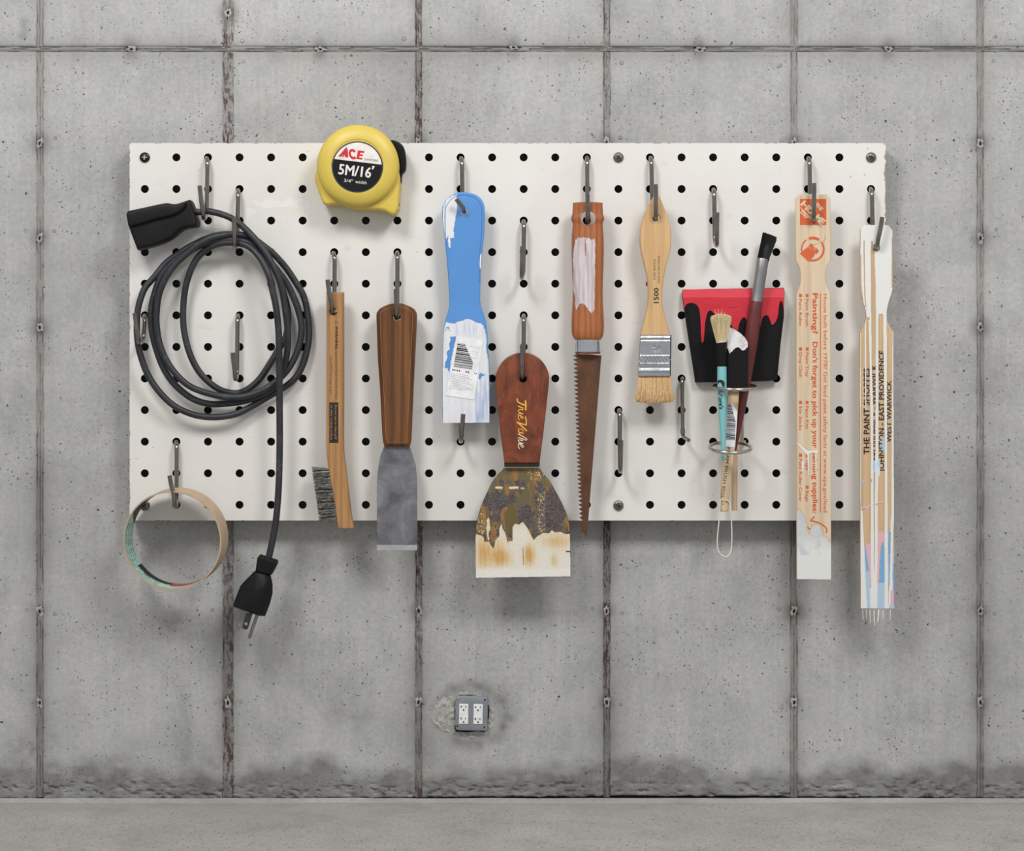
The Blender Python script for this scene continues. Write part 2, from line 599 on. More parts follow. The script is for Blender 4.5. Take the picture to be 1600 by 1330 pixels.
def stain_at(px, py):
    """dirt worked into the concrete: along the joints, round the tie holes, along the foot of the wall"""
    s = np.zeros(px.shape)
    for jx in JX:
        w = 10 + 26 * fbm(py / 90, py * 0 + jx, 3, 2)
        amp = 0.25 + 0.75 * fbm(py / 60.0, py * 0 + jx * 0.3, 3, 9)
        amp = amp * (0.6 + 0.5 * (py > 700))
        s = np.maximum(s, amp * np.exp(-np.abs(px - jx) / w * 1.5) * 0.9)
    w = 8 + 14 * fbm(px / 80, px * 0 + 3, 3, 4)
    s = np.maximum(s, 0.55 * np.exp(-np.abs(py - HY) / w))
    for tx, ty in TIES + TIESH:
        r = np.hypot(px - tx, (py - ty) * 0.8)
        s = np.maximum(s, 0.8 * np.exp(-(r / 16) ** 2))
    top = 1148 + 70 * fbm(px / 70, py / 120, 4, 6)
    f = np.clip((py - top) / 34, 0, 1)
    s = np.maximum(s, f * (0.25 + 1.1 * fbm(px / 22, py / 12, 4, 8)))
    r = np.hypot((px - 735) / 1.25, py - 1117)
    s = np.maximum(s, 0.75 * np.clip(1 - np.abs(r - 44) / 18, 0, 1) * fbm(px / 12, py / 12, 3, 5) * 1.4)
    for (ax, ay, bx, by, ww, am) in ((460, 990, 450, 900, 20, .25), (40, 1180, 20, 1240, 40, .6), (285, 1080, 290, 1200, 14, .35),
                                     (330, 1200, 250, 1235, 20, .5), (570, 1120, 520, 1118, 12, .4), (40, 35, 35, 60, 8, .6)):
        t = np.clip(((px - ax) * (bx - ax) + (py - ay) * (by - ay)) / ((bx - ax)**2 + (by - ay)**2), 0, 1)
        r = np.hypot(px - ax - t * (bx - ax), py - ay - t * (by - ay))
        s = np.maximum(s, am * np.exp(-(r / ww) ** 2) * 1.3 * fbm(px / 9, py / 9, 3, 1))
    return np.clip(s * 1.45, 0, 1)


def add_attr(me, name, vals):
    a = me.attributes.new(name, 'FLOAT', 'POINT')
    a.data.foreach_set('value', np.asarray(vals, dtype=np.float32).ravel())


def foot(px):
    """lower edge of the wall face, a little uneven"""
    return 1246.6 + 2.4 * (np.sin(px / 260.0 + 0.7)) + 2.2 * (vn(px / 11.0, px * 0 + 4) - 0.5)


def grid_face(name, GX, GY, D, mat, parent, skirt=0.012, smooth=60):
    """relief surface over pixel grids at wall scale; D metres off the wall, with side skirts going back"""
    ny, nx = GX.shape
    co = np.stack([(GX - X0) * S, -D, CAM_H - (GY - Y0) * S], -1)
    idx = np.arange(nx * ny).reshape(ny, nx)
    q = np.stack([idx[:-1, :-1], idx[1:, :-1], idx[1:, 1:], idx[:-1, 1:]], -1).reshape(-1, 4)
    ring = np.concatenate([idx[0, :-1], idx[:-1, -1], idx[-1, :0:-1], idx[:0:-1, 0]])
    rc = co.reshape(-1, 3)[ring].copy(); rc[:, 1] = skirt
    n0 = nx * ny; m = len(ring)
    a = ring; b = np.roll(ring, -1); a2 = n0 + np.arange(m); b2 = np.roll(a2, -1)
    q2 = np.stack([a, b, b2, a2], -1)
    co = np.concatenate([co.reshape(-1, 3), rc]); q = np.concatenate([q, q2])
    me = bpy.data.meshes.new(name)
    me.vertices.add(len(co)); me.vertices.foreach_set('co', co.ravel())
    me.loops.add(q.size); me.loops.foreach_set('vertex_index', q.ravel())
    me.polygons.add(len(q)); me.polygons.foreach_set('loop_start', np.arange(len(q)) * 4)
    me.update(calc_edges=True)
    st = stain_at(GX, GY).ravel()
    add_attr(me, 'stain', np.concatenate([st, st[ring]]))
    me.materials.append(mat)
    return place(name, me, parent, smooth=smooth)


for i in range(len(JX) - 1):
    xa, xb = JX[i], JX[i + 1]
    ga = JWID.get(xa, 5.0); gb = JWID.get(xb, 5.0)
    vis = xb > 0 and xa < 1600
    for (ya, yb, low) in ((-180, HY - 4.0, False), (HY + 4.0, None, True)):
        stp = 5.0 if vis else 24.0
        nx = int((xb - xa) / (3.0 if (low and vis) else stp))
        u = np.linspace(0, 1, nx + 1)
        u = np.concatenate([[0, 0.006], u[1:-1], [0.994, 1]])
        ye = 1246.0 if low else yb
        ny = int((ye - ya) / stp)
        v = np.linspace(0, 1, ny + 1)
        e = 2.0 / (ye - ya)
        if low and vis:   # finer rows near the foot where the concrete is honeycombed
            vv = np.concatenate([[0, e], v[1:-12], np.linspace(v[-12], 1 - e, 40), [1]])
        else: vv = np.concatenate([[0, e], v[1:-1], [1 - e, 1]])
        px = (xa + ga) + u * ((xb - gb) - (xa + ga))
        GX, VV = np.meshgrid(px, vv)
        GY = (ya + VV * (foot(GX) - ya)) if low else ya + VV * (yb - ya)
        # ragged arrises
        wob = (vn(GY / 7.0, GY * 0 + xa) - 0.5) * 1.6
        edgeL = np.clip(1 - (GX - xa - ga) / 5, 0, 1); edgeR = np.clip(1 - (xb - gb - GX) / 5, 0, 1)
        GX = GX + wob * edgeL - wob * edgeR
        D = 0.0 + 0.0035 * (fbm(GX / 120, GY / 120, 3, 12) - 0.5) + rs.uniform(-0.0015, 0.0015)
        de = np.minimum(np.minimum(GX - (xa + ga), (xb - gb) - GX), np.minimum(GY - ya, 9999 if low else yb - GY))
        D = D - 0.003 * (de < 0.8)
        if low:
            hb = np.clip((GY - 1205 - 26 * fbm(GX / 40, GX * 0, 2, 3)) / 14, 0, 1)
            D = D - 0.014 * hb * np.clip(fbm(GX / 8, GY / 6, 5, 7) - 0.5, 0, 1) * 2.2 - 0.003 * (GY > foot(GX) - 1.0)
        grid_face('concrete_panel', GX, GY, D, M_conc, wall)


def strip(vertical, c, a, b, hw, seed):
    n = int((b - a) / 3.0)
    t = np.linspace(a, b, n + 1)
    w = np.array([-1.0, -0.72, -0.6, -0.35, -0.05, 0.1, 0.35, 0.6, 0.75, 1.0]) * (hw + 0.3)
    if vertical: GX, GY = np.meshgrid(c + w, t)
    else: GY, GX = np.meshgrid(c + w, t); 
    if not vertical: GX, GY = GX.T, GY.T
    al = GY if vertical else GX
    ac = (GX if vertical else GY) - c
    if vertical: GX = GX + 1.1 * (vn(al / 13, al * 0 + seed) - 0.5) * (np.abs(ac) < hw * 0.7)
    prof = np.where(np.abs(ac) > hw * 0.74, -0.0012 - 0.0055 * np.clip(vn(al / 22, ac * 0 + seed + np.sign(ac) * 3) * 1.5 - 0.4, 0, 1), 0.0012 * np.cos(ac / hw * 3))
    amp = 0.004
    D = prof - 0.001 + amp * 0.8 * (fbm(al / 6 + 40, ac / 2.5 + seed, 3, int(seed) % 7) - 0.62)
    groove = np.exp(-((ac - hw * 0.1 * math.sin(seed)) / 0.9) ** 2) * 0.005 * (vn(al / 30, al * 0 + seed * 2) > 0.45)
    D = D - groove
    for tx, ty in (TIES if vertical else TIESH):
        if vertical and tx != c: continue
        r = np.hypot((GX - tx) / 2.4, (GY - ty) / 6.5) if vertical else np.hypot((GX - tx) / 9, (GY - ty) / 3.0)
        D = D - 0.014 * np.clip(1.5 - r, 0, 1) * (0.6 + fbm(GX / 2, GY / 2, 2, 3))
    return grid_face('joint_strip', GX, GY, np.maximum(D, -0.0115), M_joint if (vertical and c in (356, 654, 948)) else M_joint2, wall, skirt=0.0125)


for j, jx in enumerate(JX[1:-1]):
    hw = JWID.get(jx, 5.0)
    strip(True, jx, -180, HY - 4, hw, jx * 0.37)
    strip(True, jx, HY + 4, 1246, hw, jx * 0.53)
for i in range(len(JX) - 1):
    strip(False, HY, JX[i] - 1, JX[i + 1] + 1, 4.0, i * 3.1)

# nail heads printed by the formwork (small round scars)
g = Geo()
for jx in JX[1:-1]:
    for sx in (-22, 22):
        for yy in (HY - 18, HY + 20, HY + 140, 360, 955, 1102):
            x, y = jx + sx + random.uniform(-3, 3), yy + random.uniform(-5, 5)
            r = random.uniform(2.2, 3.4)
            c0 = W(x, y, 0.0028)
            R = r * S
            vs, fs = [], []
            for k in range(12):
                a = 2 * pi * k / 12
                for rad, dd in ((R, -0.0026), (R * 0.8, -0.0006), (R * 0.55, -0.0022)):
                    vs.append(c0 + Vector((math.cos(a) * rad, -dd, math.sin(a) * rad)))
            for k in range(12):
                k2 = (k + 1) % 12
                fs += [(k * 3, k2 * 3, k2 * 3 + 1, k * 3 + 1), (k * 3 + 1, k2 * 3 + 1, k2 * 3 + 2, k * 3 + 2)]
            fs.append(tuple(k * 3 + 2 for k in range(12)))
            g.add(vs, fs)
o = g.build('nail_scars', M_joint2, wall); o['kind'] = 'stuff'

# snap-tie holes left on the joints: ragged mouth, shade of the hollow put in as a dark plate
rt = random.Random(4)
for (tx, ty) in [t for t in TIES if not (205 < t[0] < 1382 and 230 < t[1] < 812)] + TIESH:
    g = Geo()
    flat_ = (ty, tx) in [(b, a) for a, b in TIESH]
    rx_, ry_ = (5.6, 3.2) if flat_ else (3.4, 6.0)
    K_ = 18; rings_ = ((1.5, -0.002), (1.15, 0.0012), (0.85, 0.0016), (0.55, 0.0004))
    vs = []
    jit = [rt.uniform(0.6, 1.35) for _ in range(K_)]
    for (q_, h_) in rings_:
        for k in range(K_):
            a = 2 * pi * k / K_
            p = W(tx + rx_ * q_ * jit[k] * math.cos(a), ty + ry_ * q_ * jit[k] * math.sin(a), 0)
            vs.append(p + Vector((0, -(h_ * rt.uniform(0.4, 1.5)) + 0.0, 0)))
    fs = [(i_ * K_ + k, i_ * K_ + (k + 1) % K_, (i_ + 1) * K_ + (k + 1) % K_, (i_ + 1) * K_ + k) for i_ in range(3) for k in range(K_)]
    g.add(vs, fs, 0)
    ox_, oy_ = rt.uniform(-1, 1), rt.uniform(-1, 1)
    blob = [(tx + ox_ + (rx_ * 0.52 * rt.uniform(0.6, 1.15)) * math.cos(2 * pi * k / 9), ty + oy_ + (ry_ * 0.52 * rt.uniform(0.6, 1.15)) * math.sin(2 * pi * k / 9)) for k in range(9)]
    g.polyplate(blob, 0.0016, 0.002, 1)
    g.build('tie_hole', [M_joint2, M_dark], wall, smooth=60)

# mortar patched round the outlet box
cx, cy = 733, 1117
nr, na = 26, 150
PX, PY, DD = [], [], []
verts, faces, px_, py_ = [], [], [], []
for k in range(na):
    a = 2 * pi * k / na
    base = 29 + 17 * fbm(np.array(3.2 * math.cos(a) + 5), np.array(3.2 * math.sin(a) + 5), 5, 2) * 1.0
    if math.cos(a) < -0.55: base += 20 * (-(math.cos(a)) - 0.55) / 0.45 * (1 if math.sin(a) > -0.6 else 0.4)
    if abs(math.cos(a)) < 0.75 and math.sin(a) > 0: base *= 0.93
    for r in range(nr + 1):
        rr = 22 + (float(base) - 22) * r / nr
        x, y = cx + rr * math.cos(a), cy + rr * math.sin(a)
        e = r / nr
        h = 0.002 + 0.016 * (float(fbm(np.array(x / 5.5), np.array(y / 5.5), 5, 3)) - 0.45) * min(1, (1 - e) * 5)
        if e > 0.97: h = -0.002
        if r == 0: h = -0.006
        px_.append(x); py_.append(y)
        verts.append(W(x, y, 0) + Vector((0, -h, 0)))
for k in range(na):
    for r in range(nr):
        a, b = k * (nr + 1) + r, ((k + 1) % na) * (nr + 1) + r
        faces.append((a, a + 1, b + 1, b))
g = Geo(); g.add(verts, faces)
me = g.mesh('mortar_patch', M_mortar)
add_attr(me, 'stain', 0.8 * np.clip(fbm(np.array(px_) / 6, np.array(py_) / 6, 3, 4) * 2 - 1.0, 0, 1))
place('mortar_patch', me, wall, smooth=60)

# ---------------------------------------------------------------- floor
def floor_mat():
    m = concrete('floor_concrete', stained=False, base=(lin(163, 161, 156), lin(177, 175, 170)), pits=0.0)
    nt = m.node_tree; bs = nt.nodes['Principled BSDF']
    old = bs.inputs['Base Color'].links[0].from_socket
    geo = N(nt, 'ShaderNodeNewGeometry')
    c = old
    for sc, thr, col, k in ((46, 0.20, lin(96, 94, 90), 0.65), (66, 0.15, lin(208, 206, 199), 0.55), (95, 0.22, lin(90, 88, 84), 0.6)):
        mp = N(nt, 'ShaderNodeMapping'); mp.inputs['Scale'].default_value = (1, 0.8, 1); nt.links.new(geo.outputs['Position'], mp.inputs[0])
        mp.inputs['Location'].default_value = (sc, sc, 0)
        v = N(nt, 'ShaderNodeTexVoronoi'); v.voronoi_dimensions = '2D'; v.inputs['Scale'].default_value = sc; nt.links.new(mp.outputs[0], v.inputs['Vector'])
        sp = N(nt, 'ShaderNodeSeparateColor'); nt.links.new(v.outputs['Color'], sp.inputs[0])
        sz = math_(nt, 'MULTIPLY', math_(nt, 'POWER', sp.outputs[1], 2.2), thr)
        hit = math_(nt, 'LESS_THAN', v.outputs['Distance'], sz)
        sy = N(nt, 'ShaderNodeSeparateXYZ'); nt.links.new(geo.outputs['Position'], sy.inputs[0])
        far = ramp(nt, math_(nt, 'ADD', math_(nt, 'MULTIPLY', sy.outputs[1], -1.0), noise(nt, geo.outputs['Position'], 2.2, 3)), [(0.58, 0), (0.8, 1)])
        hit = math_(nt, 'MULTIPLY', hit, math_(nt, 'MULTIPLY', far, k))
        c = mixc(nt, hit, c, col)
    nt.links.new(c, bs.inputs['Base Color'])
    bs.inputs['Roughness'].default_value = 0.6
    return m


M_floor = floor_mat()
g = Geo()
g.box((-5, -9.5, -0.12), (5, -0.006, 0.0))
tag(g.build('floor', M_floor), kind='structure')
# screed lip left along the wall
n = 240
vs, fs = [], []
for i in range(n + 1):
    x = -3.3 + 6.6 * i / n
    pxx = x / S + 800
    w = 0.018 + 0.020 * float(vn(np.array(x * 5), np.array(3.0)))
    h = 0.0055 + 0.002 * float(vn(np.array(x * 14), np.array(9.0)))
    prof = [(-0.004, -0.004), (-0.004, h), (-0.014, h * 1.02), (-0.006 - w * 0.8, h * 0.45), (-w - 0.03, 0.0003)]
    for (yy, zz) in prof: vs.append((x, yy, zz))
for i in range(n):
    for k in range(4):
        a = i * 5 + k
        fs.append((a, a + 1, a + 6, a + 5))
g = Geo(); g.add(vs, fs)
tag(g.build('trim_1', concrete('screed', stained=False, base=(lin(168, 166, 162), lin(186, 184, 179)), pits=0.0), smooth=60), kind='structure')

# ---------------------------------------------------------------- outlet
M_galv = plain('grey_cover', lin(138, 143, 149), 0.4, 0.25, 0.12, 30)
M_white = plain('white_plastic', lin(232, 232, 230), 0.35)
M_black = plain('slot_black', lin(14, 14, 14), 0.6)
out = thing('electrical_outlet', 'grey metal outlet box with two white double sockets low on the concrete wall', 'outlet', W(737, 1142, 0.0))
def rot(pts, ang=1.0, c=(737, 1115)):
    a = math.radians(ang); ca, sa = math.cos(a), math.sin(a)
    return [(c[0] + (x - c[0]) * ca - (y - c[1]) * sa, c[1] + (x - c[0]) * sa + (y - c[1]) * ca) + tuple(r) for x, y, *r in pts]
co_ = rot([(714.5, 1088), (759, 1088), (762, 1091), (762, 1139), (759, 1142), (715, 1142), (712, 1139), (712, 1091)])
r1 = rot([(717, 1100, 1), (732, 1100, 1), (732, 1132, 1), (717, 1132, 1)])
r2 = rot([(739.5, 1100, 1), (754.5, 1100, 1), (754.5, 1132, 1), (739.5, 1132, 1)])
plate('gap_shade', [(713.5, 1092), (716, 1086.4), (726, 1086.8), (738, 1086.2), (742, 1088.6), (760, 1090), (761, 1100), (763.6, 1104), (764.6, 1112), (763.8, 1122), (761.6, 1128), (762, 1138), (757, 1144), (745, 1142.6), (733, 1144.6), (720, 1144), (712, 1143), (709.6, 1137), (713, 1130)], 0.0075, 0.006, M_dark, out)  # dark plate standing in for the shade in the gap round the box
plate('box_body', rot([(715, 1091), (759, 1091), (759, 1139), (715, 1139)]), 0.012, 0.022, M_dark, out)
plate('cover', co_, 0.024, 0.012, M_galv, out, bevel=0.004, seg=2, holes=[[p[:2] for p in r1], [p[:2] for p in r2]])
for k, rr in enumerate((r1, r2)):
    cxx = sum(p[0] for p in rr) / 4; cyy = sum(p[1] for p in rr) / 4
    q = [(cxx + (p[0] - cxx) * 0.97, cyy + (p[1] - cyy) * 0.98) for p in rr]
    s = plate('socket', q, 0.0265, 0.012, M_white, out, bevel=0.0008, seg=1)
    for yy in (-11.0, 7.6):
        sl = [(-3.0 - .5, yy - .2, 1.1, 3.6), (-4.6, yy - 0.1, 2.6, 0.9), (3.1, yy - .2, 1.1, 3.2)]
        for (ox, oy, w_, h_) in sl:
            gg = Geo()
            gg.polyplate(rot([(cxx + ox - w_ / 2, cyy + oy - h_ / 2), (cxx + ox + w_ / 2, cyy + oy - h_ / 2), (cxx + ox + w_ / 2, cyy + oy + h_ / 2), (cxx + ox - w_ / 2, cyy + oy + h_ / 2)]), 0.0268, 0.0005)
            gg.build('slot', M_black, s)
        gg = Geo()
        gg.polyplate(circ(cxx - 0.1, cyy + yy + 5.0, 1.35, 12), 0.0268, 0.0005)
        gg.build('slot', M_black, s)
for (x, y, m_) in ((715.8, 1091.8, M_galv), (757.6, 1093.8, M_black), (714.6, 1134.6, M_black), (756.8, 1136.6, M_black)):
    gg = Geo()
    gg.tube([W(x, y, 0.0235), W(x, y, 0.0255), W(x, y, 0.0262)], [0.0042, 0.0042, 0.003] if m_ is M_galv else [0.0028, 0.0028, 0.0026], 14)
    gg.build('cover_screw' if m_ is M_galv else 'screw_hole', m_, out)

# ---------------------------------------------------------------- pegboard
B = 0.080     # board face, metres off the wall
BT = 0.024
def board_mat():
    m, nt, bs = nmat('white_hardboard')
    co = coords(nt)
    n1 = noise(nt, co, 3.2, 5, 0.6); n2 = noise(nt, co, 1.1, 4, 0.6, 0.8); n3 = noise(nt, co, 160, 2)
    c = mixc(nt, ramp(nt, n1, [(0.35, 0), (0.7, 1)]), lin(219, 216, 210), lin(227, 224, 219))
    c = mixc(nt, math_(nt, 'MULTIPLY', ramp(nt, n2, [(0.52, 0), (0.75, 1)]), 0.35), c, lin(205, 192, 178))
    # fingermarks and scuffs
    mp = coords(nt, (1, 1, 2.2), rot=(0, 0.5, 0))
    sc = ramp(nt, noise(nt, mp, 7.0, 6, 0.7), [(0.64, 0), (0.70, 1)])
    c = mixc(nt, math_(nt, 'MULTIPLY', sc, 0.16), c, lin(150, 142, 134))
    sx = N(nt, 'ShaderNodeSeparateXYZ'); nt.links.new(co, sx.inputs[0])
    cx_ = N(nt, 'ShaderNodeCombineXYZ'); nt.links.new(sx.outputs[0], cx_.inputs[0]); nt.links.new(sx.outputs[2], cx_.inputs[1])
    v = N(nt, 'ShaderNodeTexVoronoi'); v.voronoi_dimensions = '2D'; v.inputs['Scale'].default_value = 9; nt.links.new(cx_.outputs[0], v.inputs['Vector'])
    c = mixc(nt, math_(nt, 'MULTIPLY', math_(nt, 'LESS_THAN', v.outputs['Distance'], math_(nt, 'MULTIPLY', math_(nt, 'POWER', noise(nt, co, 5.0, 3), 3.0), 0.07)), 0.5), c, lin(120, 110, 100))
    # chipped edge: brown fibre where the paint has gone
    a = N(nt, 'ShaderNodeAttribute'); a.attribute_name = 'chip'
    ch = math_(nt, 'GREATER_THAN', math_(nt, 'ADD', a.outputs['Fac'], math_(nt, 'MULTIPLY', noise(nt, co, 55, 4, 0.7), 0.5)), 1.0)
    c = mixc(nt, ch, c, lin(158, 122, 96))
    nt.links.new(c, bs.inputs['Base Color'])
    bs.inputs['Roughness'].default_value = 0.42
    bump(nt, bs, math_(nt, 'ADD', n3, math_(nt, 'MULTIPLY', n1, 0.5)), 0.10, 0.001)
    return m


M_board = board_mat()
M_fibre = plain('brown_hardboard', lin(96, 74, 60), 0.85)
M_hole = plain('hole_wall', lin(60, 48, 40), 0.9)
peg = thing('pegboard', 'large off-white perforated board with worn brown edges screwed to the concrete wall', 'pegboard', W(794, 813, 0.0))
HX = [226.3 + i * 49.33 for i in range(24)]
HYs = [246.0 + j * 49.36 for j in range(12)]
XL, XR, YT, YB = 202.5, 1384.0, 223.5, 813.5
kB = (CAM_D - B) / CAM_D * S
SCREWS = [(0, 0), (15, 0), (23, 0), (0, 11), (15, 11)]
verts, fidx = [], []
vmap = {}
def bv(x, y, lay):
    key = (round(x, 3), round(y, 3), lay)
    if key not in vmap:
        vmap[key] = len(verts)
        p = W(x, y, B); p.y = -B + lay * BT
        verts.append(p)
    return vmap[key]
xs_e = [HX[0] - 24.665] + [x + 24.665 for x in HX]
ys_e = [HYs[0] - 24.68] + [y + 24.68 for y in HYs]
xs_e[0], xs_e[-1] = XL, XR
ys_e[0], ys_e[-1] = YT, YB
faces_b, faces_h = [], []
NS = 24
for j in range(12):
    for i in range(24):
        hx, hy = HX[i], HYs[j]
        x0, x1, y0, y1 = xs_e[i], xs_e[i + 1], ys_e[j], ys_e[j + 1]
        if (i, j) in SCREWS:
            R = 3.0
        else: R = 6.25
        inn, outp = [], []
        for k in range(NS):
            a = 2 * pi * k / NS
            ca, sa = math.cos(a), math.sin(a)
            inn.append((hx + R * ca, hy + R * sa))
            # project onto the cell's border, hitting corners exactly
            if abs(ca) < 1e-9: ca = 0.0
            if abs(sa) < 1e-9: sa = 0.0
            if k % 6 == 3:
                ox = x1 if ca > 0 else x0; oy = y1 if sa > 0 else y0
            else:
                tx, ty = (ca / max(abs(ca), abs(sa)), sa / max(abs(ca), abs(sa)))
                ox = hx + tx * ((x1 - hx) if tx > 0 else (hx - x0)); oy = hy + ty * ((y1 - hy) if ty > 0 else (hy - y0))
            outp.append((ox, oy))
        for k in range(NS):
            k2 = (k + 1) % NS
            for lay in (0, 1):
                faces_b.append((bv(*inn[k], lay), bv(*inn[k2], lay), bv(*outp[k2], lay), bv(*outp[k], lay)))
            faces_h.append((bv(*inn[k], 0), bv(*inn[k], 1), bv(*inn[k2], 1), bv(*inn[k2], 0)))
me = bpy.data.meshes.new('board')
nb = len(faces_b)
me.from_pydata([tuple(v) for v in verts], [], faces_b + faces_h)
bm = bmesh.new(); bm.from_mesh(me)
bmesh.ops.remove_doubles(bm, verts=bm.verts, dist=1e-5)
bedges = [e for e in bm.edges if len(e.link_faces) == 1]
# join the outer rim front to back
br = bmesh.ops.bridge_loops(bm, edges=bedges)
bmesh.ops.recalc_face_normals(bm, faces=bm.faces)
for f in bm.faces:
    c = f.calc_center_median()
    if abs(f.normal.y) < 0.5:
        rim = (abs(c.x - W(XL, 0, B).x) < 0.003 or abs(c.x - W(XR, 0, B).x) < 0.003 or abs(c.z - W(0, YT, B).z) < 0.003 or abs(c.z - W(0, YB, B).z) < 0.003)
        f.material_index = 1 if rim else 2
bm.to_mesh(me); bm.free()
for mt in (M_board, M_fibre, M_hole): me.materials.append(mt)
co = np.empty(len(me.vertices) * 3); me.vertices.foreach_get('co', co); co = co.reshape(-1, 3)
pxv = co[:, 0] / kB + X0; pyv = Y0 - (co[:, 2] - CAM_H) / kB
de = np.minimum(np.minimum(pxv - XL, XR - pxv), np.minimum(pyv - YT, YB - pyv))
board = place('board', me, peg, smooth=0)
# thin border of bare fibre on the face where paint has chipped, as real slivers
def chip_fn(X, Y):
    e_r = (XR - X); e_t = (Y - YT); e_l = X - XL; e_b = YB - Y
    n_ = fbm(X / 7, Y / 7, 4, 3)
    m = (e_r < 0.2 + 1.6 * np.clip(n_ - 0.42, 0, 1) * 2.2 * (1 + 1.5 * (Y < 360)))
    m |= (e_t < 2.2 * np.clip(n_ - 0.5, 0, 1) * (1 + 3.2 * (X > 1335)))
    m |= (e_l < 2.4 * np.clip(n_ - 0.50, 0, 1) * (1 + 2 * (Y > 760)))
    m |= (e_b < 2.4 * np.clip(n_ - 0.55, 0, 1))
    m |= (np.hypot(XR - X, Y - YT) < 7 * n_ + 1.0) | (np.hypot(X - XL, Y - YT) < 5 * n_ + 0.4) | (np.hypot(X - XL, YB - Y) < 6 * n_)
    m &= (X > XL) & (X < XR) & (Y > YT) & (Y < YB)
    return m, mixa(rgbarr(X, (150, 112, 86)), rgbarr(X, (196, 168, 140)), fbm(X / 5, Y / 5, 3, 8))
M_attr = attr_mat('paint_pigment', 0.5)
o = None
for bx in ((XL, YT, XR, YT + 8), (XL, YB - 8, XR, YB), (XL, YT + 8, XL + 7, YB - 8), (XR - 8, YT + 8, XR, YB - 8)):
    paint('worn_edge', bx, 0.8, B, chip_fn, M_attr, peg, lift=0.0003)['kind'] = 'stuff'
# faded paint marks and scuffs on the face
def scuff_fn(X, Y):
    J = X + 3 * (fbm(X / 9, Y / 9, 3) - 0.5); K = Y + 3 * (fbm(X / 9, Y / 9, 3, 4) - 0.5)
    arc = np.abs(np.hypot((J - 440) / 70.0, (K - 352) / 36.0) - 1) < 0.22
    arc &= (K < 345) & (J > 385) & (J < 485)
    m = arc & (fbm(X / 16, Y / 9, 3, 2) > 0.36)
    r2_ = (np.abs((J - 862) * 0.55 + (K - 345) * 0.85) < 9) & (np.abs((J - 862) * 0.85 - (K - 345) * 0.55) < 38) & (fbm(X / 5, Y / 5, 3, 6) > 0.42)
    m |= r2_
    return m, rgbarr(X, (228, 226, 222))
paint('paint_smear', (380, 310, 500, 400), 0.9, B, scuff_fn, M_attr, peg, lift=0.0002)
# battens behind the board
M_batten = plain('batten_wood', lin(70, 58, 46), 0.9)
kb2 = (CAM_D - 0.056) / CAM_D * S
for (a_, b_) in (((XL + 2, YT + 2), (XR - 2, YT + 10)), ((XL + 2, YB - 10), (XR - 2, YB - 2)), ((XL + 2, YT + 10), (XL + 11, YB - 10)), ((XR - 11, YT + 10), (XR - 2, YB - 10))):
    g = Geo()
    p, q = W(*a_, 0.056), W(*b_, 0.056)
    g.box((p.x, -0.0555, p.z), (q.x, -0.006, q.z))
    g.build('batten', M_batten, peg)
# screws
def screw_mesh(dark):
    m1 = plain('screw_dark', lin(52, 50, 49), 0.3, 0.9, 0.3, 60) if dark else plain('screw_worn', lin(120, 116, 108), 0.38, 0.9, 0.45, 120, 0.3)
    m2 = plain('cross_glint', lin(200, 198, 194), 0.4, 0.4) if dark else plain('cross_worn', lin(70, 66, 60), 0.6, 0.6, 0.4, 150)  # dark screw: the reflection in its cross is put in as pale colour
    R = 0.0165
    g = Geo(); prof = [(0.0001, 0), (R, 0), (R, 0.002), (R * 0.9, 0.006), (R * 0.6, 0.0088), (R * 0.25, 0.0098), (0.0002, 0.01)]
    vs, fs = [], []
    K = 28
    for (r, h) in prof:
        for k in range(K):
            a = 2 * pi * k / K; vs.append((r * math.cos(a), -h, r * math.sin(a)))
    for i in range(len(prof) - 1):
        for k in range(K):
            k2 = (k + 1) % K
            fs.append((i * K + k, i * K + k2, (i + 1) * K + k2, (i + 1) * K + k))
    fs += [tuple(range(K)), tuple(range((len(prof) - 1) * K, len(prof) * K))]
    g.add(vs, fs)
    a = g.mesh('screw', m1)
    c = Geo(); w = 0.0019; L = 0.0086
    c.box((-L, -0.02, -w), (L, -0.0062, w)); 
    c2 = Geo(); c2.box((-w, -0.02, -L), (w, -0.0062, L))
    b1, b2 = c.mesh('c', m2), c2.mesh('c', m2)
    a.materials.append(m2)
    for b in (b1, b2):
        b.materials.clear(); b.materials.append(m1); b.materials.append(m2)
        b.polygons.foreach_set('material_index', [1] * len(b.polygons))
        a = boolean(a, b, 'screw')
    return a
sd, sw = screw_mesh(True), screw_mesh(False)
for n_, (i, j) in enumerate(SCREWS):
    o = bpy.data.objects.new('screw', sd if n_ == 0 else sw)
    p = W(HX[i], HYs[j] + (0 if j == 0 else 1), B)
    o.parent = peg; o.location = p - peg.location
    o.rotation_euler = (0, [0.1, 0.6, 0.35, 0.8, 0.3][n_], 0)
    if n_ == 0: o['label'] = 'black screw head, cross slot painted bright as a glint'
    COL.objects.link(o)

# ---------------------------------------------------------------- hooks
M_steel = plain('nickel_wire', (0.27, 0.25, 0.228), 0.2, 1.0, 0.15, 30, 0.05)
M_steel2 = plain('ring_wire', (0.55, 0.52, 0.48), 0.2, 1.0, 0.12, 30, 0.05)
HR = 0.0072


def smooth3(pts, n=6):
    P = [Vector(p) for p in pts]; out = []
    for i in range(len(P) - 1):
        p0 = P[max(i - 1, 0)]; p1 = P[i]; p2 = P[i + 1]; p3 = P[min(i + 2, len(P) - 1)]
        for j in range(n):
            t = j / n
            out.append(0.5 * ((2 * p1) + (p2 - p0) * t + (2 * p0 - 5 * p1 + 4 * p2 - p3) * t * t + (3 * p1 - p0 - 3 * p2 + p3) * t**3))
    out.append(P[-1])
    return out


